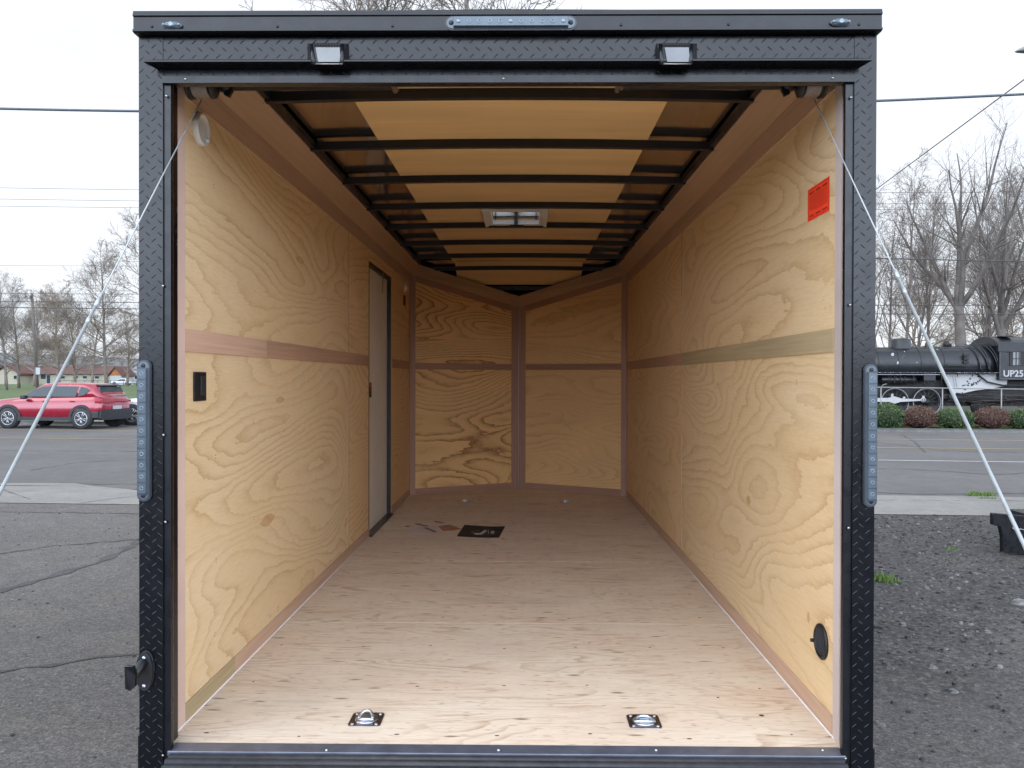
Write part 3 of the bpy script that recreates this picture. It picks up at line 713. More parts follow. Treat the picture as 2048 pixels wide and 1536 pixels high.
# walls
ZLc, ZUc = E + .977, E + 1.056                     # lower and upper edge of the cove
XUL, XUR = XW0 + .0795, XW1 - .0795
def wallbox(m, side, y0, y1, z0, z1, t=0.0, th=.010):
    """panel on a side wall, its face standing t proud of the wall plane"""
    if side < 0: m.box(XW0 - th + t, XW0 + t, y0, y1, z0, z1)
    else: m.box(XW1 - t, XW1 + th - t, y0, y1, z0, z1)
DY0, DY1, DZ1 = atX(738, 800, XW0).y, atX(781, 800, XW0).y, 2.44
SY = 4.90
rs = random.Random(9)
def staples(m, side, ya, yb, skip=None):
    y = ya
    while y < yb:
        z = FZ + .2
        while z < ZLc - .12:
            zz = z + rs.uniform(-.05, .05); yy = y + rs.uniform(-.012, .012)
            if not (skip and skip[0] < yy < skip[1]) and rs.random() < .75:
                for k in range(rs.choice((1, 2, 2))):
                    X_ = XW0 + .0004 if side < 0 else XW1 - .0004
                    m.quad((X_, yy - .0018, zz + k * .011), (X_, yy + .0018, zz + k * .011), (X_, yy + .0016, zz + k * .011 + .006), (X_, yy - .0014, zz + k * .011 + .006))
            z += .30 + rs.uniform(-.05, .05)
        y += .405
# left wall
m = MB(); wallbox(m, -1, 2.47, SY, FZ, ZLc)
m.cur = 1; staples(m, -1, 2.79, SY)
wl = part(m, 'side_wall', [M['wallL'], M['nail']], T)
m = MB(); wallbox(m, -1, SY + .0005, DY0, FZ, ZLc); wallbox(m, -1, DY0, DY1, DZ1, ZLc); wallbox(m, -1, DY1, YC, FZ, ZLc)
m.cur = 1; staples(m, -1, SY + .2, YC, (DY0 - .02, DY1 + .02))
wl2 = part(m, 'side_wall', [M['wallL2'], M['nail']], T)
m = MB(); wallbox(m, 1, 2.42, SY, FZ, ZLc)
m.cur = 1; staples(m, 1, 2.82, SY)
wr = part(m, 'side_wall', [M['wallR'], M['nail']], T)
m = MB(); wallbox(m, 1, SY + .0005, YC, FZ, ZLc)
m.cur = 1; staples(m, 1, SY + .2, YC)
wr2 = part(m, 'side_wall', [M['wallR2'], M['nail']], T)
# boat shaped veneer plugs
def plug(m, side, px, py, L, H):
    c = atX(px, py, XW0 if side < 0 else XW1); X_ = c.x + (.0005 if side < 0 else -.0005)
    pts = [(X_, c.y + L / 2 * a_, c.z + H / 2 * b_) for a_, b_ in ((-1, 0), (-.5, -.8), (0, -1), (.5, -.8), (1, 0), (.5, .8), (0, 1), (-.5, .8))]
    m.poly(pts)
m = MB()
for a_ in ((535, 1040, .20, .05), (600, 520, .16, .035), (560, 800, .13, .03)): plug(m, -1, *a_)
part(m, 'veneer_plug', M['plug'], wl)
m = MB()
for a_ in ((1497, 1000, .07, .04), (1540, 690, .14, .03), (1617, 1235, .03, .04)): plug(m, 1, *a_)
part(m, 'veneer_plug', M['plug'], wr)
# trim boards
zt0, zt1 = ZLc - .088, ZLc
for side, (ya, walls) in ((-1, (2.471, (wl, wl2))), (1, (2.421, (wr, wr2)))):
    t = .005
    par = walls[0]
    m = MB(); wallbox(m, side, ya + .062, ya + .50, FZ + .0005, FZ + .062, t, .006); part(m, 'base_strip', M['luan_olive'] if side < 0 else M['luan_x'], par)
    m = MB(); wallbox(m, side, ya + .501, SY, FZ + .0005, FZ + .062, t, .006); part(m, 'base_strip', M['luan_x'], par)
    m = MB()
    if side < 0: wallbox(m, side, SY + .001, DY0 - .004, FZ + .0005, FZ + .062, t, .006); wallbox(m, side, DY1 + .03, YC, FZ + .0005, FZ + .062, t, .006)
    else: wallbox(m, side, SY + .001, YC, FZ + .0005, FZ + .062, t, .006)
    part(m, 'base_strip', M['luan_x'], walls[1])
    m = MB(); wallbox(m, side, ya + .062, SY, zt0, zt1, t, .006); part(m, 'top_strip', M['luan_x'], par)
    m = MB(); wallbox(m, side, SY + .001, YC, zt0, zt1, t, .006); part(m, 'top_strip', M['luan_x'], walls[1])
    m = MB(); wallbox(m, side, ya + .0625, 3.34 if side < 0 else SY, E + .084, E + .156, t, .006); part(m, 'middle_strip', M['luan_pink'] if side < 0 else M['luan_olive'], par)
    if side < 0: m = MB(); wallbox(m, side, 3.341, SY, E + .084, E + .156, t, .006); part(m, 'middle_strip', M['luan_left'], par)
    m = MB()
    if side < 0: wallbox(m, side, SY + .001, DY0 - .005, E + .084, E + .156, t, .006); wallbox(m, side, DY1 + .06, YC - .06, E + .084, E + .156, t, .006)
    else: wallbox(m, side, SY + .001, YC - .06, E + .084, E + .156, t, .006)
    part(m, 'middle_strip', M['luan_left'], walls[1])
    m = MB(); wallbox(m, side, ya, ya + .0615 if side < 0 else ya + .05, FZ + .0003, ZLc + .03, t, .006); part(m, 'end_board', M['luan_v'] if side < 0 else M['luan_vr'], par)
    m = MB(); wallbox(m, side, SY - .006, SY + .006, FZ + .063, zt0 - .001, .0022, .003); part(m, 'seam_strip', M['luan_x'], walls[1])
    m = MB(); wallbox(m, side, YC - .05, YC - .0005, FZ + .001, zt1, .0052, .006); part(m, 'corner_board', M['luan_nv'], walls[1])
    m = MB(); X_ = XW0 + .004 if side < 0 else XW1 - .004
    m.tube([(X_, 2.46, FZ + .0015), (X_, YC, FZ + .0015)], .0032, 6); part(m, 'caulk_line', M['caulk'], par)
# coves
for side in (-1, 1):
    xw, xu = (XW0, XUL) if side < 0 else (XW1, XUR)
    o_ = .01 * -side
    m = MB(); m.prism([(xw + .001 * -side, 2.44, ZLc), (xu, 2.44, ZUc), (xu, 2.44, ZUc + .014), (xw - .001 * -side, 2.44, ZLc + .016)], (0, YC + .04 - 2.44, 0))
    cv = part(m, 'cove_board', M['cove'], T)
    m = MB(); d = -side
    m.prism([(xu + d * .0006, 2.44, ZUc - .009), (xu + d * .006, 2.44, ZUc - .003), (xu + d * .006, 2.44, ZUc + .004), (xu + d * .0006, 2.44, ZUc + .004)], (0, YC - 2.44, 0)); part(m, 'cove_edge', M['luan_x'], cv)
# door in the left wall
dx = XW0 - .028
m = MB(); m.box(dx - .012, dx, DY0 + .006, DY1 - .006, FZ + .012, DZ1 - .006); door = part(m, 'side_door', M['door_skin'], T)
m = MB(); m.box(dx - .012, XW0 + .0015, DY1 - .0055, DY1 + .012, FZ, DZ1 + .02); m.box(dx - .012, XW0 + .0015, DY0 - .012, DY0 + .0055, FZ, DZ1 + .02); m.box(dx - .012, XW0 + .0013, DY0 + .0056, DY1 - .0056, DZ1 - .0055, DZ1 + .0195)
part(m, 'door_gasket', M['black_plastic'], door)
m = MB(); m.box(dx - .012, XW0 + .022, DY0 - .01, DY1 + .01, FZ + .0006, FZ + .011); part(m, 'threshold', M['black_smooth'], door)
lz = atX(742, 780, XW0).z
m = MB(); m.box(dx + .0005, dx + .026, DY0 + .015, DY0 + .11, lz - .052, lz + .052); lk = part(m, 'door_lock', M['black_plastic'], door, bevel=.003)
# red flag of the lock and a sticker low on the door
m = MB(); m.box(dx + .0262, dx + .0275, DY0 + .018, DY0 + .10, lz + .02, lz + .05); part(m, 'lock_tab', M['red_pl'], door)
m = MB(); m.box(dx + .0003, dx + .0010, DY0 + .03, DY0 + .12, FZ + .14, FZ + .30); part(m, 'door_sticker', M['paper'], door)
m = MB(); m.box(dx + .0011, dx + .0014, DY0 + .035, DY0 + .11, FZ + .25, FZ + .29); part(m, 'door_sticker_print', M['red_pl'], door)
m = MB(); yk = (DY0 + DY1) / 2 + .06
m.torus((XW0 + .008, yk, DZ1 + .004), (1, .3, 0), .022, .0016, 16, 5); m.tube([(XW0 + .006, yk, DZ1 - .018), (dx + .03, yk + .002, DZ1 - .09), (dx + .028, yk, DZ1 - .15)], .006, 6)
part(m, 'hanging_keys', M['steel_dark'], door)
# nose walls
def nose(side):
    a = Vector(((XW0 if side < 0 else XW1), YC, 0)); b = Vector((XC, YT, 0)); u = (b - a).normalized(); L = (b - a).length
    n = Vector((u.y, -u.x, 0)); n = n if n.y < 0 else -n
    zc, zt = ZLc + .0, E + .71                      # lower edge of the sloping cove at corner and tip
    def P(s_, z, t=0): return a + u * s_ + n * t + Vector((0, 0, z))
    def zl(s_): return zc + (zt - zc) * s_ / L
    m = MB(); m.prism([P(0, FZ), P(L, FZ), P(L, zl(L) + .03), P(0, zl(0) + .03)], -n * .01)
    wl_ = part(m, 'nose_wall', M['noseL'] if side < 0 else M['noseR'], T)
    def board(s0, s1, z0, z1, t, nm, mt, w2=None):
        m = MB(); z1b = z1 if w2 is None else w2; z0b = z0
        m.prism([P(s0, z0, t), P(s1, z0b, t), P(s1, z1b, t), P(s0, z1, t)], -n * .005); return part(m, nm, mt, wl_)
    board(.056, L - .0805, E + .084, E + .144, .0045, 'middle_strip', M['luan_n'])
    board(.056, L - .0805, FZ + .0006, FZ + .062, .0045, 'base_strip', M['luan_n'])
    board(.0005, .055, FZ + .0005, zl(0) - .001, .005, 'corner_board', M['luan_nv'], zl(.055) - .001)
    board(L - .080, L - .004, FZ + .0005, zl(L - .08) - .001, .0052, 'nose_upright', M['luan_nv'], zl(L) - .001)
    m = MB(); m.prism([P(.056, zl(.056) - .062, .0045), P(L - .0805, zl(L - .08) - .062, .0045), P(L - .0805, zl(L - .08) - .001, .0045), P(.056, zl(.056) - .001, .0045)], -n * .005)
    part(m, 'top_strip', M['luan_n'], wl_)
    # sloping cove: from the wall out to the roof edge
    A0 = P(0, zl(0), .002); B0 = P(L, zl(L), .002)
    A1 = Vector(((XUL if side < 0 else XUR), YC + .035, ZUc)); B1 = Vector((XC, YT - .075, E + .795 + .005))
    m = MB(); m.add([A0, B0, B1, A1, A0 + n * -.02, B0 + n * -.02 + Vector((0, 0, .02)), B1 + Vector((0, 0, .015)), A1 + Vector((0, 0, .012))], [(0, 1, 2, 3), (4, 7, 6, 5), (3, 2, 6, 7), (0, 4, 5, 1)])
    part(m, 'nose_cove', M['cove'], wl_)
nose(-1); nose(1)
m = MB(); m.tube([(XC, YT - .012, FZ), (XC, YT - .012, E + .70)], .003, 6); part(m, 'caulk_line', M['caulk'], T)

# roof: skin, bows, centre ceiling panel
ZR = E + 1.108
def zroof(x, y):
    k = (x - XC) / 1.06; z = ZR + .018 * (1 - k * k) - .010
    if y > YC + .04: z -= .60 * (y - YC - .04)
    return z
m = MB(); m.smooth = True; NX, ys = 16, [2.44, 4, 5.6, YC + .04, 7.75, 7.95, 8.15]
vx = [XC + 1.09 * (-1 + 2 * i / NX) for i in range(NX + 1)]
vs = [(x, y, zroof(x, y)) for y in ys for x in vx]
# the opening of the roof vent is left out of the skin
VX0, VX1, VY0, VY1 = XC - .155, XC + .155, 5.20, 5.56
fs = []
m.add([], [])
def skin(m, x0, x1, y0, y1, dz=0.0, nx=6):
    for i in range(nx):
        xa = x0 + (x1 - x0) * i / nx; xb = x0 + (x1 - x0) * (i + 1) / nx
        m.quad((xa, y0, zroof(xa, y0) + dz), (xb, y0, zroof(xb, y0) + dz), (xb, y1, zroof(xb, y1) + dz), (xa, y1, zroof(xa, y1) + dz))
def with_hole(m, x0, x1, y0, y1, dz):
    skin(m, x0, x1, y0, VY0, dz); skin(m, x0, VX0, VY0, VY1, dz); skin(m, VX1, x1, VY0, VY1, dz); skin(m, x0, x1, VY1, y1, dz)
with_hole(m, XC - 1.09, XC + 1.09, 2.44, YC + .04, 0)
for a_, b_ in ((YC + .04, 7.8), (7.8, 8.15)): skin(m, XC - 1.09, XC + 1.09, a_, b_, 0)
roof = part(m, 'roof', M['roof_skin'], T)
m = MB(); PX0, PX1 = XC - .615, XC + .625
with_hole(m, PX0, PX1, 2.46, YC + .02, -.0125); with_hole(m, PX0, PX1, 2.46, YC + .02, -.009)
skin(m, PX0 + .02, PX1 - .02, YC + .041, 7.87, -.0125)
for (x, s_) in ((PX0, 0), (PX1, 0)): m.quad((x, 2.46, zroof(x, 3) - .0125), (x, YC + .02, zroof(x, 3) - .0125), (x, YC + .02, zroof(x, 3) - .009), (x, 2.46, zroof(x, 3) - .009))
part(m, 'ceiling_panel', M['panel_top'], roof)
def bow(y, x0, x1, h=.038, wdt=.030):
    m = MB(); n = 14
    def z(x): return zroof(x, y) - .0128
    pr = []
    for i in range(n + 1):
        x = x0 + (x1 - x0) * i / n; zt = z(x) - (.0 if abs(x - XC) < .61 else 0)
        pr.append((x, zt))
    vs = []
    for x, zt in pr: vs += [(x, y, zt - h), (x, y + wdt, zt - h), (x, y + wdt, zt), (x, y, zt)]
    fs = [(i * 4 + k, i * 4 + (k + 1) % 4, (i + 1) * 4 + (k + 1) % 4, (i + 1) * 4 + k) for i in range(n) for k in range(4)] + [(0, 1, 2, 3), (4 * n + 3, 4 * n + 2, 4 * n + 1, 4 * n)]
    m.add(vs, fs); return part(m, 'roof_bow', M['black_metal'], T, bevel=.002)
for y in (3.06, 3.71, 4.36, 5.03, 5.68, 6.39, 7.08): bow(y, XUL - .01, XUR + .01)
bow(7.62, XC - .86, XC + .86); bow(7.89, XC - .42, XC + .42)
m = MB(); m.box(XUL - .01, XUL + .028, 2.45, YC + .02, ZUc + .004, ZUc + .034); m.box(XUR - .028, XUR + .01, 2.45, YC + .02, ZUc + .004, ZUc + .034)
part(m, 'roof_rail', M['black_metal'], T)
# roof vent
fzv = zroof(XC, 5.3) - .05
m = MB(); fx0, fx1, fy0, fy1 = XC - .215, XC + .213, 5.11, 5.63; wv = .055
m.box(fx0, fx1, fy0, fy0 + wv, fzv, fzv + .012); m.box(fx0, fx1, fy1 - wv, fy1, fzv, fzv + .012)
m.box(fx0, fx0 + wv, fy0 + wv, fy1 - wv, fzv, fzv + .012); m.box(fx1 - wv, fx1, fy0 + wv, fy1 - wv, fzv, fzv + .012)
for s_ in (0, 1):
    x_ = fx0 if s_ == 0 else fx1 - .022
    m.box(x_, x_ + .022, fy1 + .0005, fy1 + .035, fzv - .002, fzv + .05)
vent = part(m, 'vent_frame', M['white_pl'], T, bevel=.003)
m = MB(); t_ = .004; zt_ = fzv + .17
m.box(fx0 + wv - t_, fx0 + wv, fy0 + wv, fy1 - wv, fzv + .0125, zt_); m.box(fx1 - wv, fx1 - wv + t_, fy0 + wv, fy1 - wv, fzv + .0125, zt_)
m.box(fx0 + wv, fx1 - wv, fy0 + wv - t_, fy0 + wv, fzv + .0125, zt_); m.box(fx0 + wv, fx1 - wv, fy1 - wv, fy1 - wv + t_, fzv + .0125, zt_)
part(m, 'vent_shaft', M['white_pl'], vent)
# translucent lid
mt, t_n, b_n = newmat('translucent_lid'); g = N(t_n)
b_n.inputs['Base Color'].default_value = (.85, .92, .98, 1); b_n.inputs['Roughness'].default_value = .4
tr = g.new('ShaderNodeBsdfTranslucent'); tr.inputs['Color'].default_value = (.80, .88, .95, 1)
ms = g.new('ShaderNodeMixShader'); ms.inputs[0].default_value = .75
t_n.links.new(b_n.outputs[0], ms.inputs[1]); t_n.links.new(tr.outputs[0], ms.inputs[2]); t_n.links.new(ms.outputs[0], t_n.nodes['Material Output'].inputs['Surface'])
m = MB(); m.quad((fx0, fy0, zt_ + .001), (fx1, fy0, zt_ + .001), (fx1, fy1, zt_ + .001), (fx0, fy1, zt_ + .001)); part(m, 'vent_lid', mt, vent)
m = MB(); m.box(XC - .030, XC + .030, fy0 + wv, fy1 - wv, zt_ - .03, zt_ - .006); m.box(XC - .045, XC + .045, fy1 - wv - .05, fy1 - wv - .01, zt_ - .07, zt_ - .0305); part(m, 'lid_brace', M['white_pl'], vent)
m = MB(); m.box(XC - .045, XC + .05, fy1 - .045, fy1 - .015, fzv - .012, fzv - .0005); m.box(XC - .012, XC + .012, fy1 - .075, fy1 - .046, fzv - .006, fzv + .08); m.tube([(XC, fy1 - .05, fzv + .07), (XC, fy1 - .15, zt_ - .04)], .008, 8)
for x_ in (fx0 + .075, fx1 - .075): m.box(x_ - .003, x_ + .003, fy1 - wv - .015, fy1 - wv - .005, fzv + .03, fzv + .10)
part(m, 'vent_crank', M['black_plastic'], vent)

# spring shaft, drums and cables of the ramp door
SYY = 2.50
cz = E + 585 / F * SYY
def sx(px): return atY(px, 172, SYY).x
for side, (a_, b_, f0, f1, s0, s1, cp, sp_, bot) in (
        ('l', (386, 420, 377, 438, 440, 782, (403, 200), (194, 600), (-2, 988))),
        ('r', (1608, 1638, 1590, 1649, 1236, 1585, (1629, 200), (1786, 548), (2050, 1094)))):
    m = MB(); L = sx(b_) - sx(a_)
    prof = []; n = 12
    for k in range(n * 4 + 1): prof.append((L * k / (n * 4), .034 + .0022 * abs(math.sin(math.pi * k / 4))))
    m.lathe(prof, (sx(a_), SYY, cz), (1, 0, 0), sides=28); dr = part(m, 'cable_drum', M['wound'], T)
    m = MB()
    lo, hi = (f0, a_) if side == 'l' else (b_, f1)
    m.lathe([(0, .040), (.004, .043), (.006, .036), (max(.012, sx(hi) - sx(lo) - .008), .036), (max(.015, sx(hi) - sx(lo) - .004), .041), (max(.018, sx(hi) - sx(lo)), .036)], (sx(lo), SYY, cz), (1, 0, 0), sides=28)
    lo, hi = (b_, f1) if side == 'l' else (f0, a_)
    m.lathe([(.0005, .036), (.003, .040), ((sx(hi) - sx(lo)) * .55, .038), ((sx(hi) - sx(lo)), .014)] if side == 'l' else [(0, .014), ((sx(hi) - sx(lo)) * .45, .038), ((sx(hi) - sx(lo)) - .003, .040), ((sx(hi) - sx(lo)) - .0005, .036)], (sx(lo), SYY, cz), (1, 0, 0), sides=28)
    part(m, 'drum_flange', M['black_plastic'], dr)
    m = MB(); L = sx(s1) - sx(s0); n = int(L / .0062)
    prof = [(L * k / (n * 2), .0215 if k % 2 else .0175) for k in range(n * 2 + 1)]
    m.lathe(prof, (sx(s0), SYY, cz + .006), (1, 0, 0), sides=16); part(m, 'torsion_spring', M['spring'], T)
    # end cone
    m = MB(); xc_ = sx(448 if side == 'l' else 1580); dd = 1 if side == 'l' else -1
    m.lathe([(0, .018), (dd * .02, .026), (dd * .035, .024)], (xc_ - dd * .012, SYY, cz), (1, 0, 0), sides=12)
    m.obox(Matrix.Translation((xc_ + dd * .018, SYY - .01, cz - .024)) @ Matrix.Rotation(R(25 * dd), 4, 'Y'), .018, .014, .026)
    part(m, 'spring_cone', M['black_plastic'], T)
    p0 = atY(cp[0], cp[1], SYY - .004); Xc = -1.0 if side == 'l' else .885
    p3 = atX(bot[0], bot[1], Xc)
    # one straight taut cable; its lower part is sleeved
    dirv = (p3 - p0).normalized(); pe = p0 + dirv * ((p0.z - .12) / -dirv.z)
    # sleeve start: closest point of the cable to the pixel ray
    q = ray(*sp_).normalized(); w0 = p0 - CAM; bb = dirv.dot(q); s_t = (bb * q.dot(w0) - dirv.dot(w0)) / (1 - bb * bb); ps = p0 + dirv * s_t
    m = MB(); m.tube([p0, ps], .0018, 8); cb = part(m, 'ramp_cable', M['cable'], T)
    m = MB(); m.tube([ps, pe], .0036, 10); part(m, 'cable_sleeve', M['cable'], cb)
    m = MB(); m.tube([ps - dirv * .01, ps + dirv * .02], .0048, 10); m.tube([ps + dirv * .055, ps + dirv * .075], .0046, 10); part(m, 'cable_clamp', M['cable'], cb)
m = MB(); m.tube([(sx(782), SYY, cz + .006), (sx(1236), SYY, cz + .006)], .010, 12); part(m, 'spring_shaft', M['spring'], T)
m = MB(); m.box(sx(440), sx(1585), SYY - .035, SYY + .05, cz + .045, cz + .075); m.box(XW0, XW1, YF + .1005, SYY + .06, cz + .076, ZR + .004); part(m, 'header_liner', M['black_smooth'], T)
for px, mt_ in ((788, 'red_pl'), (1236, 'steel_dark')):
    m = MB(); x_ = sx(px); m.box(x_ - .006, x_ + .006, SYY - .03, SYY + .03, cz - .014, cz + .045); m.obox(Matrix.Translation((x_, SYY - .01, cz - .006)) @ Matrix.Rotation(R(35), 4, 'Y'), .034, .03, .006)
    br = part(m, 'shaft_bracket', M['steel_dark'], T, bevel=.001)
    m = MB(); m.lathe([(0, .006), (.008, .005)], (x_, SYY - .031, cz - .006), (0, -1, 0), sides=8); part(m, 'set_screw', M[mt_], br)

# small fittings on the walls
m = MB(); a_ = atX(384, 746, XW0); b_ = atX(411, 800, XW0); ym, zm = (a_.y + b_.y) / 2, (atX(397, 744, XW0).z + atX(397, 802, XW0).z) / 2
hy = .050; hz = .048
m.box(XW0 + .0005, XW0 + .006, ym - hy, ym + hy, zm - hz, zm + hz); sp = part(m, 'latch_plate', M['black_plastic'], T, bevel=.003)
m = MB(); m.box(XW0 + .0065, XW0 + .010, ym - .005, ym + .035, zm - .03, zm + .034); part(m, 'latch_recess', M['rubber'], sp, bevel=.002)
m = MB(); c = atX(399, 259, XW0); m.smooth = True   # plastic air vent high on the left wall
sd = 28; rings = [(0, .054), (.012, .054), (.017, .050), (.016, .045), (.011, .043), (.010, .02)]
vs = [c + Vector((d_, math.cos(6.2832 * k / sd) * r_, math.sin(6.2832 * k / sd) * r_ * 1.0)) for d_, r_ in rings for k in range(sd)]
m.add(vs, [(j * sd + k, j * sd + (k + 1) % sd, (j + 1) * sd + (k + 1) % sd, (j + 1) * sd + k) for j in range(len(rings) - 1) for k in range(sd)] + [tuple(range((len(rings) - 1) * sd, len(rings) * sd))])
av = part(m, 'air_vent', M['white_pl'], T)
m = MB(); m.tube([c + Vector((.012, .024, -.020)), c + Vector((.018, .030, -.034))], .006, 8); part(m, 'vent_rim', M['white_pl'], av)
c = atX(808, 573, XW0); m = MB(); m.lathe([(0, .045), (.012, .045), (.022, .034), (.028, .01)], c, (1, 0, 0), sides=20); part(m, 'dome_lamp', M['white_pl'], T)
c = atX(808, 601, XW0); m = MB(); m.box(XW0 + .0005, XW0 + .012, c.y - .035, c.y + .035, c.z - .045, c.z + .045); part(m, 'lamp_switch', M['red_pl'], T, bevel=.003)
c = atX(1644, 1283, XW1); m = MB()                 # round floor-level vent on the right wall
m.lathe([(0, .056), (.006, .056), (.010, .050), (.008, .045), (.002, .044)], c, (-1, 0, 0), sides=32); gv = part(m, 'round_vent', M['black_plastic'], T)
m = MB()
for k in range(-7, 8):
    o_ = k * .0058; l_ = math.sqrt(max(0, .044 ** 2 - o_ ** 2))
    m.tube([c + Vector((-.005, -l_, o_)), c + Vector((-.005, l_, o_))], .0009, 4, False); m.tube([c + Vector((-.0055, o_, -l_)), c + Vector((-.0055, o_, l_))], .0009, 4, False)
part(m, 'vent_grille', M['rubber'], gv)
m = MB(); m.tube([c + Vector((-.009, .050, -.012)), c + Vector((-.016, .056, -.014))], .006, 8); part(m, 'vent_knob', M['black_plastic'], gv)
# orange caution sticker
y0_, y1_, z0_, z1_ = 2.528, 2.722, E + .527, E + .635
m = MB(); m.box(XW1 - .0008, XW1 - .0002, y0_, y1_, z0_, z1_); st = part(m, 'caution_sticker', M['orange'], T)
m = MB(); X_ = XW1 - .0012
def bar(ya, yb, za, zb): m.quad((X_, ya, za), (X_, yb, za), (X_, yb, zb), (X_, ya, zb))
e_ = .0055; t_ = .0016
bar(y0_ + e_, y1_ - e_, z0_ + e_, z0_ + e_ + t_); bar(y0_ + e_, y1_ - e_, z1_ - e_ - t_, z1_ - e_); bar(y0_ + e_, y0_ + e_ + t_, z0_ + e_, z1_ - e_); bar(y1_ - e_ - t_, y1_ - e_, z0_ + e_, z1_ - e_)
rb = random.Random(3)
for zc_, hh in ((z1_ - .0175, .0075), (z0_ + .0145, .006)):
    for k in range(3):
        ya = y0_ + .018 + k * .058; yq = ya
        while yq < ya + .040: wq = rb.uniform(.0035, .006); bar(yq, yq + wq * .8, zc_ - hh / 2, zc_ + hh / 2 * rb.uniform(.7, 1)); yq += wq
for k in range(11):
    zq = z1_ - .027 - k * .0050; yq = y0_ + .016; ye = y1_ - (.016 if k < 10 else .07)
    while yq < ye - .006: wq = rb.uniform(.006, .018); bar(yq, min(ye, yq + wq), zq - .0010, zq + .0007); yq += wq + .0022
part(m, 'sticker_print', M['ink'], st)
# D-rings let into the floor
def d_ring(px, py, lean, r_=.022, sy=1.6):
    c = atZ(px, py, FZ); w2, l2 = .050, .050
    m = MB(); n = 5; ring = []
    for qx, qy, a0 in ((1, 1, 0), (-1, 1, 90), (-1, -1, 180), (1, -1, 270)):
        for k in range(n): q = R(a0 + 90 * k / (n - 1)); ring.append((qx * (w2 - .012) + .012 * math.cos(q), qy * (l2 - .012) + .012 * math.sin(q)))
    m.prism([c + Vector((a_, b_, .0004)) for a_, b_ in ring], (0, 0, .003)); pl = part(m, 'tie_down_plate', M['steel_dark'], T, bevel=.001)
    m = MB()                                       # dished cup rim
    m.lathe([(.0036, .037), (.0060, .035), (.0068, .030), (.0085, .018), (.0090, .004)], c, (0, 0, 1), sides=32); part(m, 'cup', M['steel'], pl)
    m = MB(); pts = []
    for k in range(17):
        q = R(180 * k / 16); v = Vector((math.cos(q) * r_, math.sin(q) * r_ * sy, 0)); v = Matrix.Rotation(R(lean), 3, 'X') @ v
        pts.append(c + Vector((0, -.018, .010)) + v)
    m.tube(pts, .0048, 10); m.tube([pts[0] + Vector((.004, 0, 0)), pts[-1] + Vector((-.004, 0, 0))], .0052, 10); part(m, 'ring', M['steel'], pl)
    m = MB()
    m.box(c.x - .030, c.x + .030, c.y - .024, c.y - .012, FZ + .0036, FZ + .009) if False else m.prism([c + Vector((-.026, -.030, .0036)), c + Vector((.026, -.030, .0036)), c + Vector((.026, -.012, .0036)), c + Vector((-.026, -.012, .0036))], (0, 0, .006))
    part(m, 'clip', M['steel_dark'], pl, bevel=.002)
    m = MB()
    for sx_ in (-1, 1):
        for sy_ in (-1, 1): m.lathe([(.0036, .0065), (.006, .005)], c + Vector((sx_ * .038, sy_ * .038, 0)), (0, 0, 1), sides=12)
    part(m, 'screw', M['steel'], pl)
d_ring(733, 1440, 26); d_ring(1288, 1444, 6, .030, 1.15); d_ring(930, 1003, 12); d_ring(1131, 1004, 12)
# outer skin, chassis, wheels: hidden from the opening but there
m = MB()
for x0_, x1_ in ((XO0 + .004, XO0 + .010), (XO1 - .010, XO1 - .004)): m.box(x0_, x1_, YF + .1005, YC, .42, 2.745)
for s_ in (-1, 1):
    xa = XO0 + .004 if s_ < 0 else XO1 - .004
    m.prism([(xa, YC + .0005, .42), (XC, YT + .07, .42), (XC, YT + .077, .42), (xa, YC + .0075, .42)], (0, 0, 2.33))
part(m, 'outer_skin', M['skin'], T)
m = MB(); skin(m, XO0 + .004, XO1 - .004, YF + .10, YC + .04, .004, 12)
# keep the vent clear of the outer sheet
m = MB(); zo = .006
with_hole(m, XO0 + .004, XO1 - .004, YF + .1205, YC + .04, zo); skin(m, XO0 + .004, XO1 - .004, YC + .04, 8.12, zo, 12); part(m, 'outer_roof', M['skin'], T)
m = MB(); m.box(XO0 + .05, XO0 + .10, YF + .16, YC, .38, .49); m.box(XO1 - .10, XO1 - .05, YF + .16, YC, .38, .49); m.tube([(XC, YC, .42), (XC, 9.3, .42)], .05, 8); part(m, 'chassis', M['black_smooth'], T)
for yw in (4.6, 5.45):
    for s_ in (-1, 1):
        xw_ = (XO0 - .13) if s_ < 0 else (XO1 + .13)
        m = MB(); m.lathe([(-.10, .22), (-.10, .31), (-.07, .34), (.07, .34), (.10, .31), (.10, .22)], (xw_, yw, .34), (1, 0, 0), sides=28); ty = part(m, 'tyre', M['tyre'], T)
        m = MB(); m.lathe([(-.06, .215), (.06, .215)], (xw_, yw, .34), (1, 0, 0), sides=20); part(m, 'rim', M['alloy'], ty)

# ------------------------------------------------------------------ loose papers on the trailer floor
def flat(name, px_pts, z, mat, th=.001, par=None):
    m = MB(); m.prism([atZ(x, y, z) for x, y in px_pts], (0, 0, th)); return m.build(name, mat, par)
fo = thing('folder', 'black document folder with a pale printed emblem lying on the trailer floor', 'folder', tuple(atZ(962, 1063, FZ)))
part_z = FZ + .0008
def fpart(name, pts, z, mat, th=.001): m = MB(); m.prism([atZ(x, y, z) for x, y in pts], (0, 0, th)); return part(m, name, mat, fo)
fpart('cover', [(914, 1072.5), (929, 1050.5), (955, 1052.5), (985, 1054), (1010, 1053.5), (1003, 1066), (998, 1075.5), (955, 1075)], part_z, M['folder'], .004)
z_ = FZ + .0052
c = atZ(957, 1064, z_)
m = MB()
for k in range(26):
    q0, q1 = 6.2832 * k / 26, 6.2832 * (k + .8) / 26
    if 1.0 < q0 < 1.4: continue
    m.quad(*[c + Vector((math.cos(q) * rr, math.sin(q) * rr * 1.0, 0)) for q, rr in ((q0, .046), (q1, .046), (q1, .050), (q0, .050))])
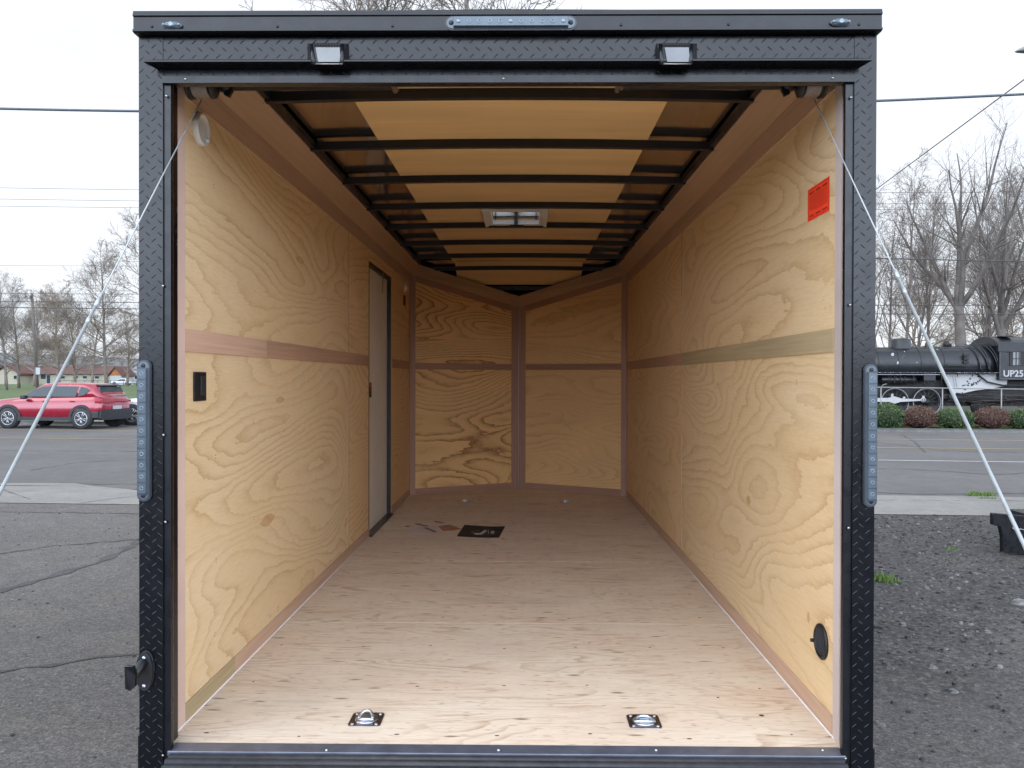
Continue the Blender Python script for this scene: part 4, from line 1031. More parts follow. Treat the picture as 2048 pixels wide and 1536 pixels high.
m.prism([atZ(x, y, z_) for x, y in ((946, 1066), (960, 1066), (966, 1062), (970, 1059.5), (974, 1061), (971, 1065), (963, 1069), (952, 1069.5))], (0, 0, .0003))
for x0_, x1_, ya_, yb_ in ((976, 977.3, 1060, 1068), (982, 989, 1062, 1064.5), (981, 988, 1065, 1067)):
    m.prism([atZ(x0_, yb_, z_), atZ(x1_, yb_, z_), atZ(x1_, ya_, z_), atZ(x0_, ya_, z_)], (0, 0, .0003))
part(m, 'printed_emblem', M['emblem'], fo)
Pp = [((812, 1062), (846, 1051), (880, 1056), (872, 1068), (838, 1069), 0, 'paper', 'pale leaflet spread flat on the floor left of the folder', .0006),
      ((856, 1056), (884, 1048), (905, 1050), (878, 1060), (866, 1062), 1, 'paper', 'thin white sheet lying across the other papers', .0014),
      ((876, 1053), (900, 1049), (924, 1058), (905, 1061), (886, 1062), 2, 'paper_red', 'reddish brown printed sheet touching the black folder', .0020),
      ((829, 1047), (836, 1047), (858, 1052), (856, 1053.5), (832, 1049), 3, 'paper_brown', 'dark brown paper strip at the back left of the papers', .0026),
      ((846, 1055), (853, 1055), (874, 1063), (868, 1064.5), (850, 1057), 4, 'paper_brown', 'brown folded paper strip lying on the pale leaflet', .0026),
      ((867, 1042), (873, 1042), (890, 1045.5), (887, 1046.5), (870, 1044), 5, 'paper_brown', 'small brown paper strip farthest from the opening', .0008),
      ((810, 1052), (815, 1051.3), (820, 1052.2), (817, 1054), (812, 1054), 6, 'paper_brown', 'tiny dark scrap left of all the papers', .0008)]
for *pts, i, mt_, lb, dz in Pp: tag(flat('paper_sheet', pts, FZ + dz, M[mt_], .0005), lb, 'paper', 'papers on the trailer floor')

# ------------------------------------------------------------------ cars
def car(name, label, paint, loc, suv=True):
    t = thing(name, label, 'car', loc)
    # local: x forward is -x (heading left), length 4.58, origin at ground centre
    H = 1.58 if suv else 1.46; gc = .24 if suv else .17
    st = [(-2.29, .42, .70, .66), (-2.20, .34, .86, .82), (-1.9, .30, .98, .90), (-1.2, .28, 1.05, .92), (-.7, .28, 1.09, .93), (.2, .28, 1.10, .93), (1.2, .28, 1.12, .93), (1.8, .30, 1.13, .92), (2.1, .34, 1.10, .88), (2.26, .42, 1.02, .82), (2.30, .50, .90, .78)]
    m = MB(); m.smooth = True; rings = []
    k_ = 1.0 if suv else .90
    for x, zb, zt, hw in st:
        zb *= (1 if suv else .8); zt *= k_
        h = zt - zb; pr = [(-hw * .86, zb), (-hw * .98, zb + h * .12), (-hw, zb + h * .45), (-hw * .985, zb + h * .72), (-hw * .93, zb + h * .93), (-hw * .80, zt)]
        rings.append([(x, y, z) for y, z in pr] + [(x, -y, z) for y, z in pr[::-1]])
    n = len(rings[0]); vs = [v for r_ in rings for v in r_]
    m.add(vs, [(i * n + k, i * n + (k + 1) % n, (i + 1) * n + (k + 1) % n, (i + 1) * n + k) for i in range(len(rings) - 1) for k in range(n)] + [tuple(range(n))[::-1], tuple((len(rings) - 1) * n + k for k in range(n))])
    part(m, 'body', paint, t)
    # greenhouse
    gh = [(-1.02, 1.04, .0, .80, .80), (-.30, 1.06, H - 1.06 - .05, .84, .64), (.15, 1.06, H - 1.06, .84, .66), (1.1, 1.08, H - 1.08 - .01, .84, .66), (1.72, 1.08, H - 1.08 - .07, .83, .64), (2.14, 1.06, .12, .78, .70)] if suv else \
         [(-1.10, .95, .0, .78, .78), (-.25, .96, H - .96 - .04, .80, .58), (.2, .96, H - .96, .80, .60), (.9, .96, H - .96 - .03, .80, .58), (1.75, .98, .02, .78, .70)]
    m = MB(); m.smooth = True; rings = []
    for x, zb, h, wb, wt in gh: h = max(h, .01); rings.append([(x, -wb, zb - .04), (x, -wb + (wb - wt) * .5, zb + h * .55), (x, -wt, zb + h * .93), (x, -wt * .8, zb + h), (x, wt * .8, zb + h), (x, wt, zb + h * .93), (x, wb - (wb - wt) * .5, zb + h * .55), (x, wb, zb - .04)])
    n = 8; vs = [v for r_ in rings for v in r_]
    m.add(vs, [(i * n + k, i * n + (k + 1) % n, (i + 1) * n + (k + 1) % n, (i + 1) * n + k) for i in range(len(rings) - 1) for k in range(n)] + [tuple(range(n))[::-1], tuple((len(rings) - 1) * n + k for k in range(n))])
    part(m, 'roof', paint, t)
    # side glass, windscreen, rear glass: thin panes just proud of the shell
    zb = 1.10 if suv else .985; zt = H - .13 if suv else H - .12
    for s_ in (-1, 1):
        def sp(x, z):
            f = (z - 1.04) / (H - 1.04); w0 = .84; w1 = .645 if suv else .585
            return (x, s_ * (w0 - (w0 - w1) * max(0, min(1, f)) + .022), z)
        panes = [[(-.86, zb), (.10, zb), (.10, zt + .01), (-.22, zt - .01), (-.55, (zb + zt) / 2 + .04)], [(.17, zb), (1.05, zb), (1.10, zt), (.17, zt + .01)], [(1.12, zb + .01), (1.36, zb + .06), (1.52, zb + .22), (1.42, zt - .06), (1.16, zt)]] if suv else [[(-.86, zb), (.10, zb), (.10, zt), (-.22, zt - .02)], [(.17, zb), (1.0, zb), (.85, zt - .02), (.17, zt)]]
        for pn in panes:
            m = MB(); m.prism([sp(*q) for q in pn], (0, -s_ * .012, 0)); part(m, 'side_window', M['glass'], t)
        m = MB(); m.prism([(.115, s_ * .865, zb - .02), (.16, s_ * .865, zb - .02), (.155, s_ * .72, zt), (.12, s_ * .72, zt)], (0, s_ * .015, 0)); part(m, 'door_pillar', M['clad'], t)
        m = MB(); m.obox(Matrix.Translation((-.72, s_ * 1.0, 1.08 * k_)), .16, .20, .13); part(m, 'door_mirror', M['clad'], t, bevel=.03)
        m = MB()
        for xh in (-.05, .95): m.obox(Matrix.Translation((xh + .02, s_ * .935, .95 * k_)), .17, .03, .022)
        part(m, 'door_handle', paint, t)
        # cladding: sill and arches
        m = MB(); m.obox(Matrix.Translation((0.02, s_ * .905, .345 if suv else .27)), 2.2, .07, .13)
        for xw in (-1.36, 1.33):
            pts_o = []; pts_i = []
            for k in range(13):
                q = R(-12 + 204 * k / 12); pts_o.append((xw + math.cos(q) * .47, s_ * .915, .36 + math.sin(q) * .47)); pts_i.append((xw + math.cos(q) * .385, s_ * .915, .36 + math.sin(q) * .385))
            for k in range(12): m.prism([pts_o[k], pts_o[k + 1], pts_i[k + 1], pts_i[k]], (0, s_ * .03, 0))
        part(m, 'wheel_arch', M['clad'] if suv else paint, t)
        m = MB()
        for xw in (-1.36, 1.33): m.lathe([(0, .39), (.02, .39)], (xw, s_ * .915 - .012, .36), (0, 1, 0), sides=24)
        part(m, 'arch_liner', M['tyre'], t)
        for xw in (-1.36, 1.33):
            m = MB(); c_ = (xw, s_ * .855, .355); m.lathe([(-.11, .22), (-.11, .33), (-.085, .355), (.085, .355), (.11, .33), (.105, .24), (.09, .235)], c_, (0, 1, 0), sides=28); wh = part(m, 'wheel', M['tyre'], t)
            m = MB(); m.torus((xw, s_ * .955, .355), (0, 1, 0), .225, .016, 24, 6)
            for k in range(10):
                q = 6.2832 * k / 10 + (.12 if k % 2 else -.12); m.tube([(xw + math.cos(q) * .04, s_ * .965, .355 + math.sin(q) * .04), (xw + math.cos(q + .1) * .22, s_ * .960, .355 + math.sin(q + .1) * .22)], .014, 5)
            m.lathe([(-.01, .05), (.012, .04)], (xw, s_ * .965, .355), (0, 1, 0), sides=12)
            part(m, 'rim', M['alloy'], wh)
    m = MB(); m.prism([(-2.33, -.80, .30), (-2.33, .80, .30), (-2.33, .76, .58), (-2.33, -.76, .58)], (.12, 0, 0)); m.prism([(2.18, -.86, .34), (2.18, .86, .34), (2.18, .84, .62), (2.18, -.84, .62)], (.17, 0, 0))
    m.box(1.72, 2.19, -.925, -.86, .36, .60); m.box(1.72, 2.19, .86, .925, .36, .60)
    part(m, 'bumper', M['clad'] if suv else paint, t, bevel=.04)
    m = MB()
    if suv: m.prism([(2.02, -.68, 1.12), (2.02, .68, 1.12), (1.84, .60, H - .16), (1.84, -.60, H - .16)], (.10, 0, .02))
    else: m.prism([(1.70, -.62, 1.0), (1.70, .62, 1.0), (1.05, .52, 1.34), (1.05, -.52, 1.34)], (.02, 0, .03))
    part(m, 'rear_window', M['glass'], t)
    m = MB()
    if suv: m.prism([(-.98, -.70, 1.09), (-.98, .70, 1.09), (-.36, .58, H - .13), (-.36, -.58, H - .13)], (-.03, 0, .03))
    else: m.prism([(-1.06, -.66, .97), (-1.06, .66, .97), (-.32, .52, 1.36), (-.32, -.52, 1.36)], (-.03, 0, .03))
    part(m, 'windscreen', M['glass'], t)
    if suv:
        m = MB(); m.prism([(1.70, -.60, H - .09), (1.70, .60, H - .09), (2.02, .56, H - .12), (2.02, -.56, H - .12)], (0, 0, .03)); part(m, 'spoiler', M['clad'], t)
    m = MB()
    for s_ in (-1, 1): m.obox(Matrix.Translation((2.12, s_ * .80, .93 * k_)), .34, .20, .09)
    part(m, 'tail_light', M['tail'], t, bevel=.02)
    m = MB()
    for s_ in (-1, 1): m.obox(Matrix.Translation((-2.13, s_ * .66, .76 * k_)), .22, .30, .09)
    part(m, 'headlight', M['lens_white'], t, bevel=.02)
    m = MB(); m.box(2.355, 2.362, -.26, .26, .66, .78); part(m, 'licence_plate', M['whitewall'], t)
    for ch in t.children:                           # short rear overhang
        if ch.name.startswith(('wheel', 'arch')) and not ch.name.startswith('wheel_arch'): continue
        for v_ in ch.data.vertices:
            if v_.co.x > 1.50: v_.co.x = 1.50 + (v_.co.x - 1.50) * .62
    return t
yaw_road = math.atan2(farR[1] - farL[1], farR[0] - farL[0])
Dc = 26.4; xrear = atY(262, 850, Dc).x
c1 = car('suv', 'red sport utility car with dark cladding driving along the road', M['red'], (0, 0, 0), True)
c1.scale = (.94,) * 3; c1.location = (xrear - 2.32 * math.cos(yaw_road), Dc + .1, .001); c1.rotation_euler = (0, 0, yaw_road)
c2 = car('sedan', 'white car close behind the red car, half hidden by the trailer', M['whitecar'], (0, 0, 0), False)
p_ = atY(244, 850, 28.6); c2.location = (p_.x + 2.30, 28.4, .001); c2.rotation_euler = (0, 0, yaw_road)
c3 = dup(c2, (atY(244, 765, 185).x, 185, -.03), R(8), 1.0, 'small distant white car parked before the grey roofed house')

# ------------------------------------------------------------------ buildings across the park
def bx(px, py, D): p = atY(px, py, D); return p.x, p.z
def windows(b, D, lst, mat=None):
    for (x0, x1, y0, y1) in lst:
        a0, z1 = bx(x0, y0, D); a1, z0 = bx(x1, y1, D)
        m = MB(); m.box(a0 - .12, a1 + .12, D - .10, D - .02, z0 - .12, z1 + .12); f = part(m, 'window', M['whitewall'], b)
        m = MB(); m.box(a0, a1, D - .13, D - .105, z0, z1); part(m, 'pane', M['glass'], f)
D = 205
bl = thing('community_building', 'long cream single storey building with a red metal roof', 'building', (atY(120, 765, D).x, D + 8, -.035))
xa, _ = bx(14, 750, D); xb, _ = bx(212, 750, D); _, ze = bx(60, 747, D); _, zr = bx(60, 731, D)
m = MB(); m.box(xa, xb, D, D + 14, -.04, ze); part(m, 'wall', M['cream'], bl)
m = MB(); m.prism([(xa - .8, D - .9, ze - .1), (xa - .8, D + 7, zr), (xa - .8, D + 15, ze - .1)], (xb - xa + 1.6, 0, 0)); part(m, 'roof', M['redroof'], bl)
xg0, _ = bx(14, 750, D); xg1, _ = bx(62, 750, D); m = MB(); m.prism([(xg0, D - 5, -.04), (xg1, D - 5, -.04), (xg1, D - 5, ze), ((xg0 + xg1) / 2, D - 5, zr - .4), (xg0, D - 5, ze)], (0, 4.98, 0)); part(m, 'gable_wing', M['cream'], bl)
m = MB(); xm = (xg0 + xg1) / 2
m.prism([(xg0 - .8, D - 5.6, ze - .4), (xm, D - 5.6, zr), (xm, D - 5.6, zr + .35), (xg0 - .8, D - 5.6, ze)], (0, 11, 0)); m.prism([(xm + .01, D - 5.6, zr), (xg1 + .8, D - 5.6, ze - .4), (xg1 + .8, D - 5.6, ze), (xm + .01, D - 5.6, zr + .35)], (0, 11, 0))
part(m, 'wing_roof', M['redroof'], bl)
windows(bl, D, [(82, 92, 749, 758), (94, 101, 750, 767), (122, 130, 752, 757), (148, 156, 752, 757), (166, 174, 752, 757), (190, 198, 752, 757)])
windows(bl, D - 5, [(28, 34, 751, 758)])
D = 190
b2 = thing('pavilion', 'small hut with a bright orange timber gable', 'building', (atY(232, 765, D).x, D + 3, -.035))
x0_, ze = bx(219, 751, D); x1_, _ = bx(243, 751, D); _, zr = bx(232, 735, D)
m = MB(); m.box(x0_, x1_, D, D + 6, -.04, ze); part(m, 'wall', M['whitewall'], b2)
m = MB(); m.prism([(x0_, D - .05, ze + .01), (x1_, D - .05, ze + .01), ((x0_ + x1_) / 2, D - .05, zr)], (0, .2, 0)); part(m, 'gable', M['orangewood'], b2)
m = MB(); xm = (x0_ + x1_) / 2
m.prism([(x0_ - .4, D - .4, ze - .2), (xm, D - .4, zr + .05), (xm, D - .4, zr + .30), (x0_ - .4, D - .4, ze + .02)], (0, 7, 0)); m.prism([(xm + .01, D - .4, zr + .05), (x1_ + .4, D - .4, ze - .2), (x1_ + .4, D - .4, ze + .02), (xm + .01, D - .4, zr + .30)], (0, 7, 0))
part(m, 'roof', M['redroof'], b2)
D = 230
b3 = thing('house', 'white house with a wide grey roof behind the orange gable', 'house', (atY(262, 765, D).x, D + 5, -.035))
x0_, ze = bx(236, 750, D); x1_, _ = bx(330, 750, D); _, zr = bx(262, 734, D)
m = MB(); m.box(x0_, x1_, D, D + 10, -.04, ze); part(m, 'wall', M['whitewall'], b3)
m = MB(); m.prism([(x0_ - .6, D - .8, ze - .1), (x0_ + 1.5, D + 5, zr + .4), (x0_ - .6, D + 11, ze - .1)], (x1_ - x0_, 0, 0)); part(m, 'roof', M['greyroof'], b3)
windows(b3, D, [(255, 262, 752, 757), (270, 276, 753, 758)])
D = 160                                             # low rail fence of the park
fe = thing('park_fence', 'dark low rail fence in front of the cream building', 'fence', (atY(180, 765, D).x, D, -.035))
xa, zt_ = bx(118, 761.5, D); xb, _ = bx(300, 762, D); m = MB()
for z in (zt_, zt_ * .5): m.tube([(xa, D, z), (xb, D, z)], .05, 5)
part(m, 'rail', M['wire'], fe)
x = xa
while x < xb: m = MB(); m.tube([(x, D, -.03), (x, D, zt_ + .1)], .06, 5); part(m, 'fence_post', M['wire'], fe); x += 2.6
# signs, poles and wires
p0 = atY(75, 787, 92); p1 = atY(64, 588, 92)
up = thing('utility_pole', 'tall weathered wooden utility pole leaning slightly left', 'pole', (p0.x, 92, -.035))
m = MB(); m.tube([(p0.x, 92, -.03), (p1.x, 92, p1.z)], [.19, .14], 10); part(m, 'post', M['pole'], up)
m = MB(); m.box(p1.x - .12, p1.x + .12, 91.7, 91.83, p1.z - .6, p1.z - .2); part(m, 'insulator_bracket', M['wire'], up)
c = atY(76, 742, 60); sg = thing('park_sign', 'small white sign with a blue edge on a thin post', 'sign', (c.x, 60, -.035))
m = MB(); m.box(c.x - .16, c.x + .16, 59.97, 60.0, c.z - .26, c.z + .26); part(m, 'sign_board', M['whitewall'], sg)
m = MB(); m.box(c.x - .20, c.x - .163, 59.96, 60.01, c.z - .28, c.z + .28); part(m, 'sign_edge', M['signblue'], sg)
m = MB(); m.tube([(c.x - .18, 60.04, -.03), (c.x - .18, 60.04, c.z + .2)], .035, 8); part(m, 'sign_post', M['pole'], sg)
def wire(pts, Y, r, label, mat='wire'):
    P = [atY(a, b, Y if not isinstance(Y, (list, tuple)) else Y[i]) for i, (a, b) in enumerate(pts)]
    m = MB()
    # smooth catenary through the given points (quadratic in x)
    if len(P) >= 3:
        Q = []
        for i in range(33):
            t = i / 32; x = P[0].x + (P[-1].x - P[0].x) * t
            j = 1; a, b, c_ = P[0], P[len(P) // 2], P[-1]
            def lag(f): return f(a) * (x - b.x) * (x - c_.x) / ((a.x - b.x) * (a.x - c_.x)) + f(b) * (x - a.x) * (x - c_.x) / ((b.x - a.x) * (b.x - c_.x)) + f(c_) * (x - a.x) * (x - b.x) / ((c_.x - a.x) * (c_.x - b.x))
            Q.append((x, lag(lambda v: v.y), lag(lambda v: v.z)))
        P = [Vector(q) for q in Q]
    if pts[0][0] < 0:                               # the lines run on along the road
        P = [P[0] + (P[0] - P[1]).normalized() * 70] + P
        if pts[-1][0] > 2048: P = P + [P[-1] + (P[-1] - P[-2]).normalized() * 70]
    m.tube(P, r, 6); return tag(m.build('overhead_wire', M[mat]), label, 'wire', 'overhead wires')
wire([(-400, 205), (1010, 222), (2450, 165)], 9, .014, 'thick grey overhead wire, the highest of all and nearest', 'wire_thick')
wire([(-400, 368), (700, 384), (2450, 379)], 34, .008, 'thin wire highest of the three thin parallel wires')
wire([(-400, 391), (700, 406), (2450, 402)], 34, .008, 'thin wire in the middle of the three parallel wires')
wire([(-400, 406), (700, 419), (2450, 413)], 34, .008, 'thin wire lowest of the three parallel wires')
wire([(-400, 584), (700, 592), (1560, 600)], 40, .011, 'faint wire just above the pole top, first above the paired wires')
wire([(-400, 600), (700, 607), (2450, 611)], 36, .017, 'dark wire crossing the bare trees, upper of a pair')
wire([(-400, 609), (700, 622), (2450, 628)], 36, .021, 'dark wire crossing the bare trees, lower of a pair')
wire([(-400, 529), (400, 533)], 60, .012, 'faint wire alone in the sky above the left trees')
wire([(1500, 511), (1900, 520), (2450, 532)], 26, .020, 'black wire crossing the tree tops beyond the locomotive')
wire([(1640, 462), (1900, 302), (2300, 20)], [26, 22, 15], .011, 'slanting service wire rising steeply to the right')
c = atY(2046, 99, 30)
lampp = thing('street_lamp', 'grey street lamp head reaching in from the right edge', 'street lamp', (c.x + 3.2, 30, 0))
m = MB(); m.tube([(c.x + 3.2, 30, 0), (c.x + 3.2, 30, c.z - .4)], [.10, .07], 10); part(m, 'lamp_post', M['galv'], lampp)
m = MB(); m.tube([(c.x + 3.2, 30, c.z - .5), (c.x + 2.2, 30, c.z + .15), (c.x + .4, 30, c.z + .10)], .035, 8); part(m, 'lamp_arm', M['galv'], lampp)
m = MB(); m.smooth = True
rg = []
for x_, h_, wv in ((-.30, .01, .03), (-.15, .11, .12), (.15, .24, .17), (.45, .20, .13), (.6, .08, .05)): rg.append([(c.x + x_, 30 - wv, c.z - .08), (c.x + x_, 30 - wv * .7, c.z - .08 + h_ * .8), (c.x + x_, 30, c.z - .08 + h_), (c.x + x_, 30 + wv * .7, c.z - .08 + h_ * .8), (c.x + x_, 30 + wv, c.z - .08), (c.x + x_, 30, c.z - .10)])
m.add([v for r_ in rg for v in r_], [(i * 6 + k, i * 6 + (k + 1) % 6, (i + 1) * 6 + (k + 1) % 6, (i + 1) * 6 + k) for i in range(4) for k in range(6)] + [(0, 1, 2, 3, 4, 5)])
part(m, 'lamp_head', M['galv'], lampp)

# ------------------------------------------------------------------ steam locomotive
DL = 36.0; kx = DL / F
def lx(px): return atY(px, 760, DL).x
def lz_(py): return atY(1900, py, DL).z
LOC = thing('steam_locomotive', 'black steam locomotive on display behind the rail fence and hedge', 'locomotive', (lx(1850), DL + 1, -.03))
yb_ = DL + 1.15; zc_ = 2.33; rB = .82
m = MB()
prof = []
x_ = lx(1590)
prof = [(0, .62), (.02, .74), (1.2, .74), (1.22, .76), (lx(1752) - x_, .78), (lx(1900) - x_, .83), (lx(1985) - x_, .87), (lx(2002) - x_, .87)]
m.lathe(prof, (x_, yb_, zc_), (1, 0, 0), sides=40); boiler = part(m, 'boiler', M['loco'], LOC)
m = MB()
for px in (1700, 1765, 1805, 1850, 1897, 1938):
    rr = .787 + max(0, (px - 1752)) / 148 * .05; rr = min(rr, .885)
    m.torus((lx(px), yb_, zc_), (1, 0, 0), rr, .010, 40, 5)
part(m, 'boiler_band', M['loco_dk'], boiler)
m = MB(); xd = lx(1825); m.lathe([(0, .50), (.12, .44), (.50, .43), (.56, .38), (.58, .20)], (xd, yb_, zc_ + .62), (0, 0, 1), sides=24); part(m, 'sand_dome', M['loco'], LOC)
m = MB(); xd = lx(1915); m.lathe([(0, .16), (.2, .14), (.28, .08)], (xd + .1, yb_, zc_ + .80), (0, 0, 1), sides=12)
for dx_ in (-.9, -.75, .25): m.tube([(xd + dx_, yb_ - .1, zc_ + .78), (xd + dx_, yb_ - .1, zc_ + .98)], .035, 6)
m.lathe([(0, .32), (.4, .30), (.5, .36)], (lx(1640), yb_, zc_ + .65), (0, 0, 1), sides=16)
part(m, 'safety_valve', M['loco_dk'], LOC)
# handrail and pipes round the firebox
m = MB(); yf = yb_ - .86
m.tube([(lx(1600), yf + .28, lz_(697)), (lx(1995), yf + .26, lz_(696))], .012, 6)
part(m, 'handrail', M['loco_dk'], LOC)
m = MB()
for k in range(5):
    px = 1956 + k * 9; pts = []
    for j in range(9):
        q = R(95 + j * 12); pts.append((lx(px) + j * .05 * (1 if k % 2 else .6), yb_ + math.cos(q) * (.92 + .012 * k), zc_ + math.sin(q) * (.92 + .012 * k)))
    pts.append((pts[-1][0] + .05, pts[-1][1] - .03, 1.98)); m.tube(pts, .030, 6)
m.tube([(lx(1958), yf - .05, 1.95), (lx(1980), yf - .08, 1.55), (lx(2010), yf - .1, 1.40), (lx(2100), yf - .1, 1.38)], .035, 6)
m.tube([(lx(1893), yf + .03, lz_(733)), (lx(1990), yf + .0, lz_(733))], .015, 5); m.tube([(lx(1893), yf + .03, lz_(738)), (lx(1990), yf + .0, lz_(738))], .02, 5)
part(m, 'steam_pipe', M['loco'], LOC)
m = MB()
for py in (710, 717, 724): m.box(lx(1933), lx(1944), yb_ - .93, yb_ - .80, lz_(py + 2.5), lz_(py - 2.5))
m.box(lx(1900), lx(1935), yb_ - .90, yb_ - .80, lz_(732), lz_(730))
part(m, 'washout_plug', M['loco_dk'], LOC)
m = MB(); m.box(lx(1590), lx(1998), DL + .02, DL + .5, 1.93, 1.975); part(m, 'running_board', M['loco'], LOC)
m = MB(); m.box(lx(1600), lx(1880), DL + .0, DL + .015, lz_(749.8), lz_(748.6)); part(m, 'board_edge', M['loco_gr'], LOC)
rp = random.Random(12); m = MB()
for k in range(60):
    x_ = rp.uniform(lx(1745), lx(1995)); s_ = rp.uniform(.008, .022); m.box(x_, x_ + s_, DL + .0, DL + .019, 1.945 + rp.uniform(-.012, .02), 1.955 + rp.uniform(0, .02))
for px, py, r_ in ((1785.5, 709, .10), (1795.5, 726, .075), (1809, 703, .03), (1834, 725, .03), (1808, 712, .015), (1914, 699, .03), (1875, 700, .05), (1805, 716, .012)):
    cc = atY(px, py, yb_ - .7); dz = cc.z - zc_; yy = yb_ - math.sqrt(max(.01, .80 ** 2 - dz ** 2)) - .03
    cc = atY(px, py, yy); m.prism([cc + Vector((math.cos(6.28 * k / 8) * r_ * .7 * rp.uniform(.7, 1.1), 0, math.sin(6.28 * k / 8) * r_ * rp.uniform(.7, 1.2))) for k in range(8)], (0, .03, 0))
part(m, 'paint_chip', M['loco_wh'], LOC)
# reservoir and boxes below the running board
m = MB(); m.lathe([(0, .12), (.03, .17), (lx(1838) - lx(1768) - .03, .17), (lx(1838) - lx(1768), .12)], (lx(1768), DL + .35, lz_(760)), (1, 0, 0), sides=20); part(m, 'air_reservoir', M['loco'], LOC)
m = MB(); m.box(lx(1850), lx(1874), DL + .1, DL + .5, lz_(762), lz_(746)); part(m, 'valve_box', M['loco'], LOC, bevel=.02)
m = MB(); m.box(lx(1590), lx(2250), DL + .75, DL + 1.7, .45, 1.92); m.box(lx(1893), lx(2250), DL + .42, DL + .55, .78, 1.0)
m.box(lx(1905), lx(2250), DL + .25, DL + .5, lz_(800), lz_(790)); m.tube([(lx(1905), DL + .2, lz_(797)), (lx(2060), DL + .2, lz_(797))], .025, 6); m.tube([(lx(1900), DL + .2, lz_(802)), (lx(2060), DL + .2, lz_(803))], .025, 6)
part(m, 'frame', M['loco_dk'], LOC)
m = MB(); pts = [(1893, 747), (2003, 747), (2015, 760), (2013, 771), (1985, 777), (1950, 781), (1928, 786), (1906, 788), (1901, 780), (1896, 765)]
m.prism([atY(a_, b_, DL + .30) for a_, b_ in pts], (0, .12, 0)); fb = part(m, 'firebox_side', M['loco_wh'], LOC)
m = MB()
def fdot(px, py, r_=.02, sx_=1.0): cc = atY(px, py, DL + .285); m.box(cc.x - r_ * sx_, cc.x + r_ * sx_, cc.y, cc.y + .014, cc.z - r_, cc.z + r_)
for k in range(11):
    for px in (1905.5, 1910): fdot(px + k * .35, 750 + k * 2.3, .012)
for px in (1915, 1945): fdot(px, 751, .06, .25)
rg_ = random.Random(77)
for (x0_, y0_2) in ((1927, 771), (1931, 769), (1935, 770), (1938, 768), (1943, 769), (1948, 767), (1953, 767), (1957, 764), (1960, 760), (1936, 764), (1940, 758), (1958, 752), (1962, 757), (1930, 779), (1965, 749)):
    for k in range(3): fdot(x0_ + rg_.uniform(-1.5, 1.5), y0_2 + rg_.uniform(-1.8, 1.8), rg_.uniform(.008, .03), rg_.uniform(.5, 1.6))
part(m, 'rust_mark', M['loco_dk'], fb)
rg2 = random.Random(31)
m = MB()
for k in range(26):                                 # brake rigging, pipes and hangers under the firebox and cab
    x0_ = rg2.uniform(lx(1895), lx(2060)); z0_2 = rg2.uniform(.35, 1.15); L_ = rg2.uniform(.3, 1.6)
    if k % 3: m.tube([(x0_, DL + rg2.uniform(.0, .2), z0_2), (x0_ + L_, DL + rg2.uniform(.0, .2), z0_2 + rg2.uniform(-.08, .08))], rg2.uniform(.010, .03), 5)
    else: m.tube([(x0_, DL + .1, z0_2), (x0_ + rg2.uniform(-.15, .15), DL + .12, z0_2 * .6 + rg2.uniform(.3, .45))], rg2.uniform(.015, .035), 5)
for k in range(12):
    x0_ = rg2.uniform(lx(1745), lx(1895)); m.tube([(x0_, DL + .12, rg2.uniform(1.35, 1.5)), (x0_ + rg2.uniform(-.1, .1), DL + .15, 1.92)], rg2.uniform(.01, .025), 5)
part(m, 'brake_rigging', M['loco_gd'], LOC)
# driving wheels with silver rims and spokes
for cx_ in (1669, 1734, 1800, 1865):
    X_ = lx(cx_); zc2 = .63; m = MB(); rW = .63
    m.torus((X_, DL + .55, zc2), (0, 1, 0), rW - .06, .055, 36, 6); m.lathe([(-.08, .13), (.05, .13)], (X_, DL + .52, zc2), (0, 1, 0), sides=16)
    for k in range(14): q = 6.2832 * k / 14; m.tube([(X_ + math.cos(q) * .1, DL + .52, zc2 + math.sin(q) * .1), (X_ + math.cos(q) * .56, DL + .52, zc2 + math.sin(q) * .56)], .028, 5)
    m.prism([(X_ + math.cos(R(a_)) * .52, DL + .48, zc2 + math.sin(R(a_)) * .52) for a_ in range(200, 341, 14)], (0, .05, 0))
    wh = part(m, 'driving_wheel', M['loco_dk'], LOC)
    m = MB(); m.torus((X_, DL + .48, zc2), (0, 1, 0), rW - .012, .018, 40, 6); part(m, 'wheel_rim', M['loco_gr'], wh)
m = MB(); zr0 = lz_(800.5); y_ = DL + .34
m.prism([(lx(1640), y_, zr0 - .08), (lx(1785), y_, zr0 - .09), (lx(1797), y_, zr0 - .17), (lx(1808), y_, zr0 - .09), (lx(1850), y_, zr0 - .035), (lx(1850), y_, zr0 + .035), (lx(1812), y_, zr0 + .06), (lx(1796), y_, zr0 + .16), (lx(1784), y_, zr0 + .09), (lx(1640), y_, zr0 + .06)], (0, .07, 0))
m.lathe([(0, .11), (.08, .11)], (lx(1855), y_, zr0), (0, 1, 0), sides=18); m.box(lx(1790), lx(1794), y_ + .001, y_ + .06, zr0 + .1, zr0 + .27); m.box(lx(1814), lx(1818), y_ + .001, y_ + .06, zr0 + .03, zr0 + .15); m.box(lx(1853), lx(1857), y_ + .001, y_ + .06, zr0 + .09, zr0 + .19)
rod = part(m, 'side_rod', M['loco_wh'], LOC)
m = MB(); m.torus((lx(1855), y_ - .002, zr0), (0, 1, 0), .06, .014, 16, 5); part(m, 'rod_pin', M['loco_dk'], rod)
for cx_ in (1975, 2100): m = MB(); m.lathe([(0, .44), (.1, .44), (.12, .38)], (lx(cx_), DL + .5, .44), (0, 1, 0), sides=24); part(m, 'trailing_wheel', M['loco_dk'], LOC)
m = MB(); m.box(lx(1640), lx(1680), DL + .1, DL + .6, .7, 1.5); part(m, 'cylinder', M['loco'], LOC, bevel=.05)
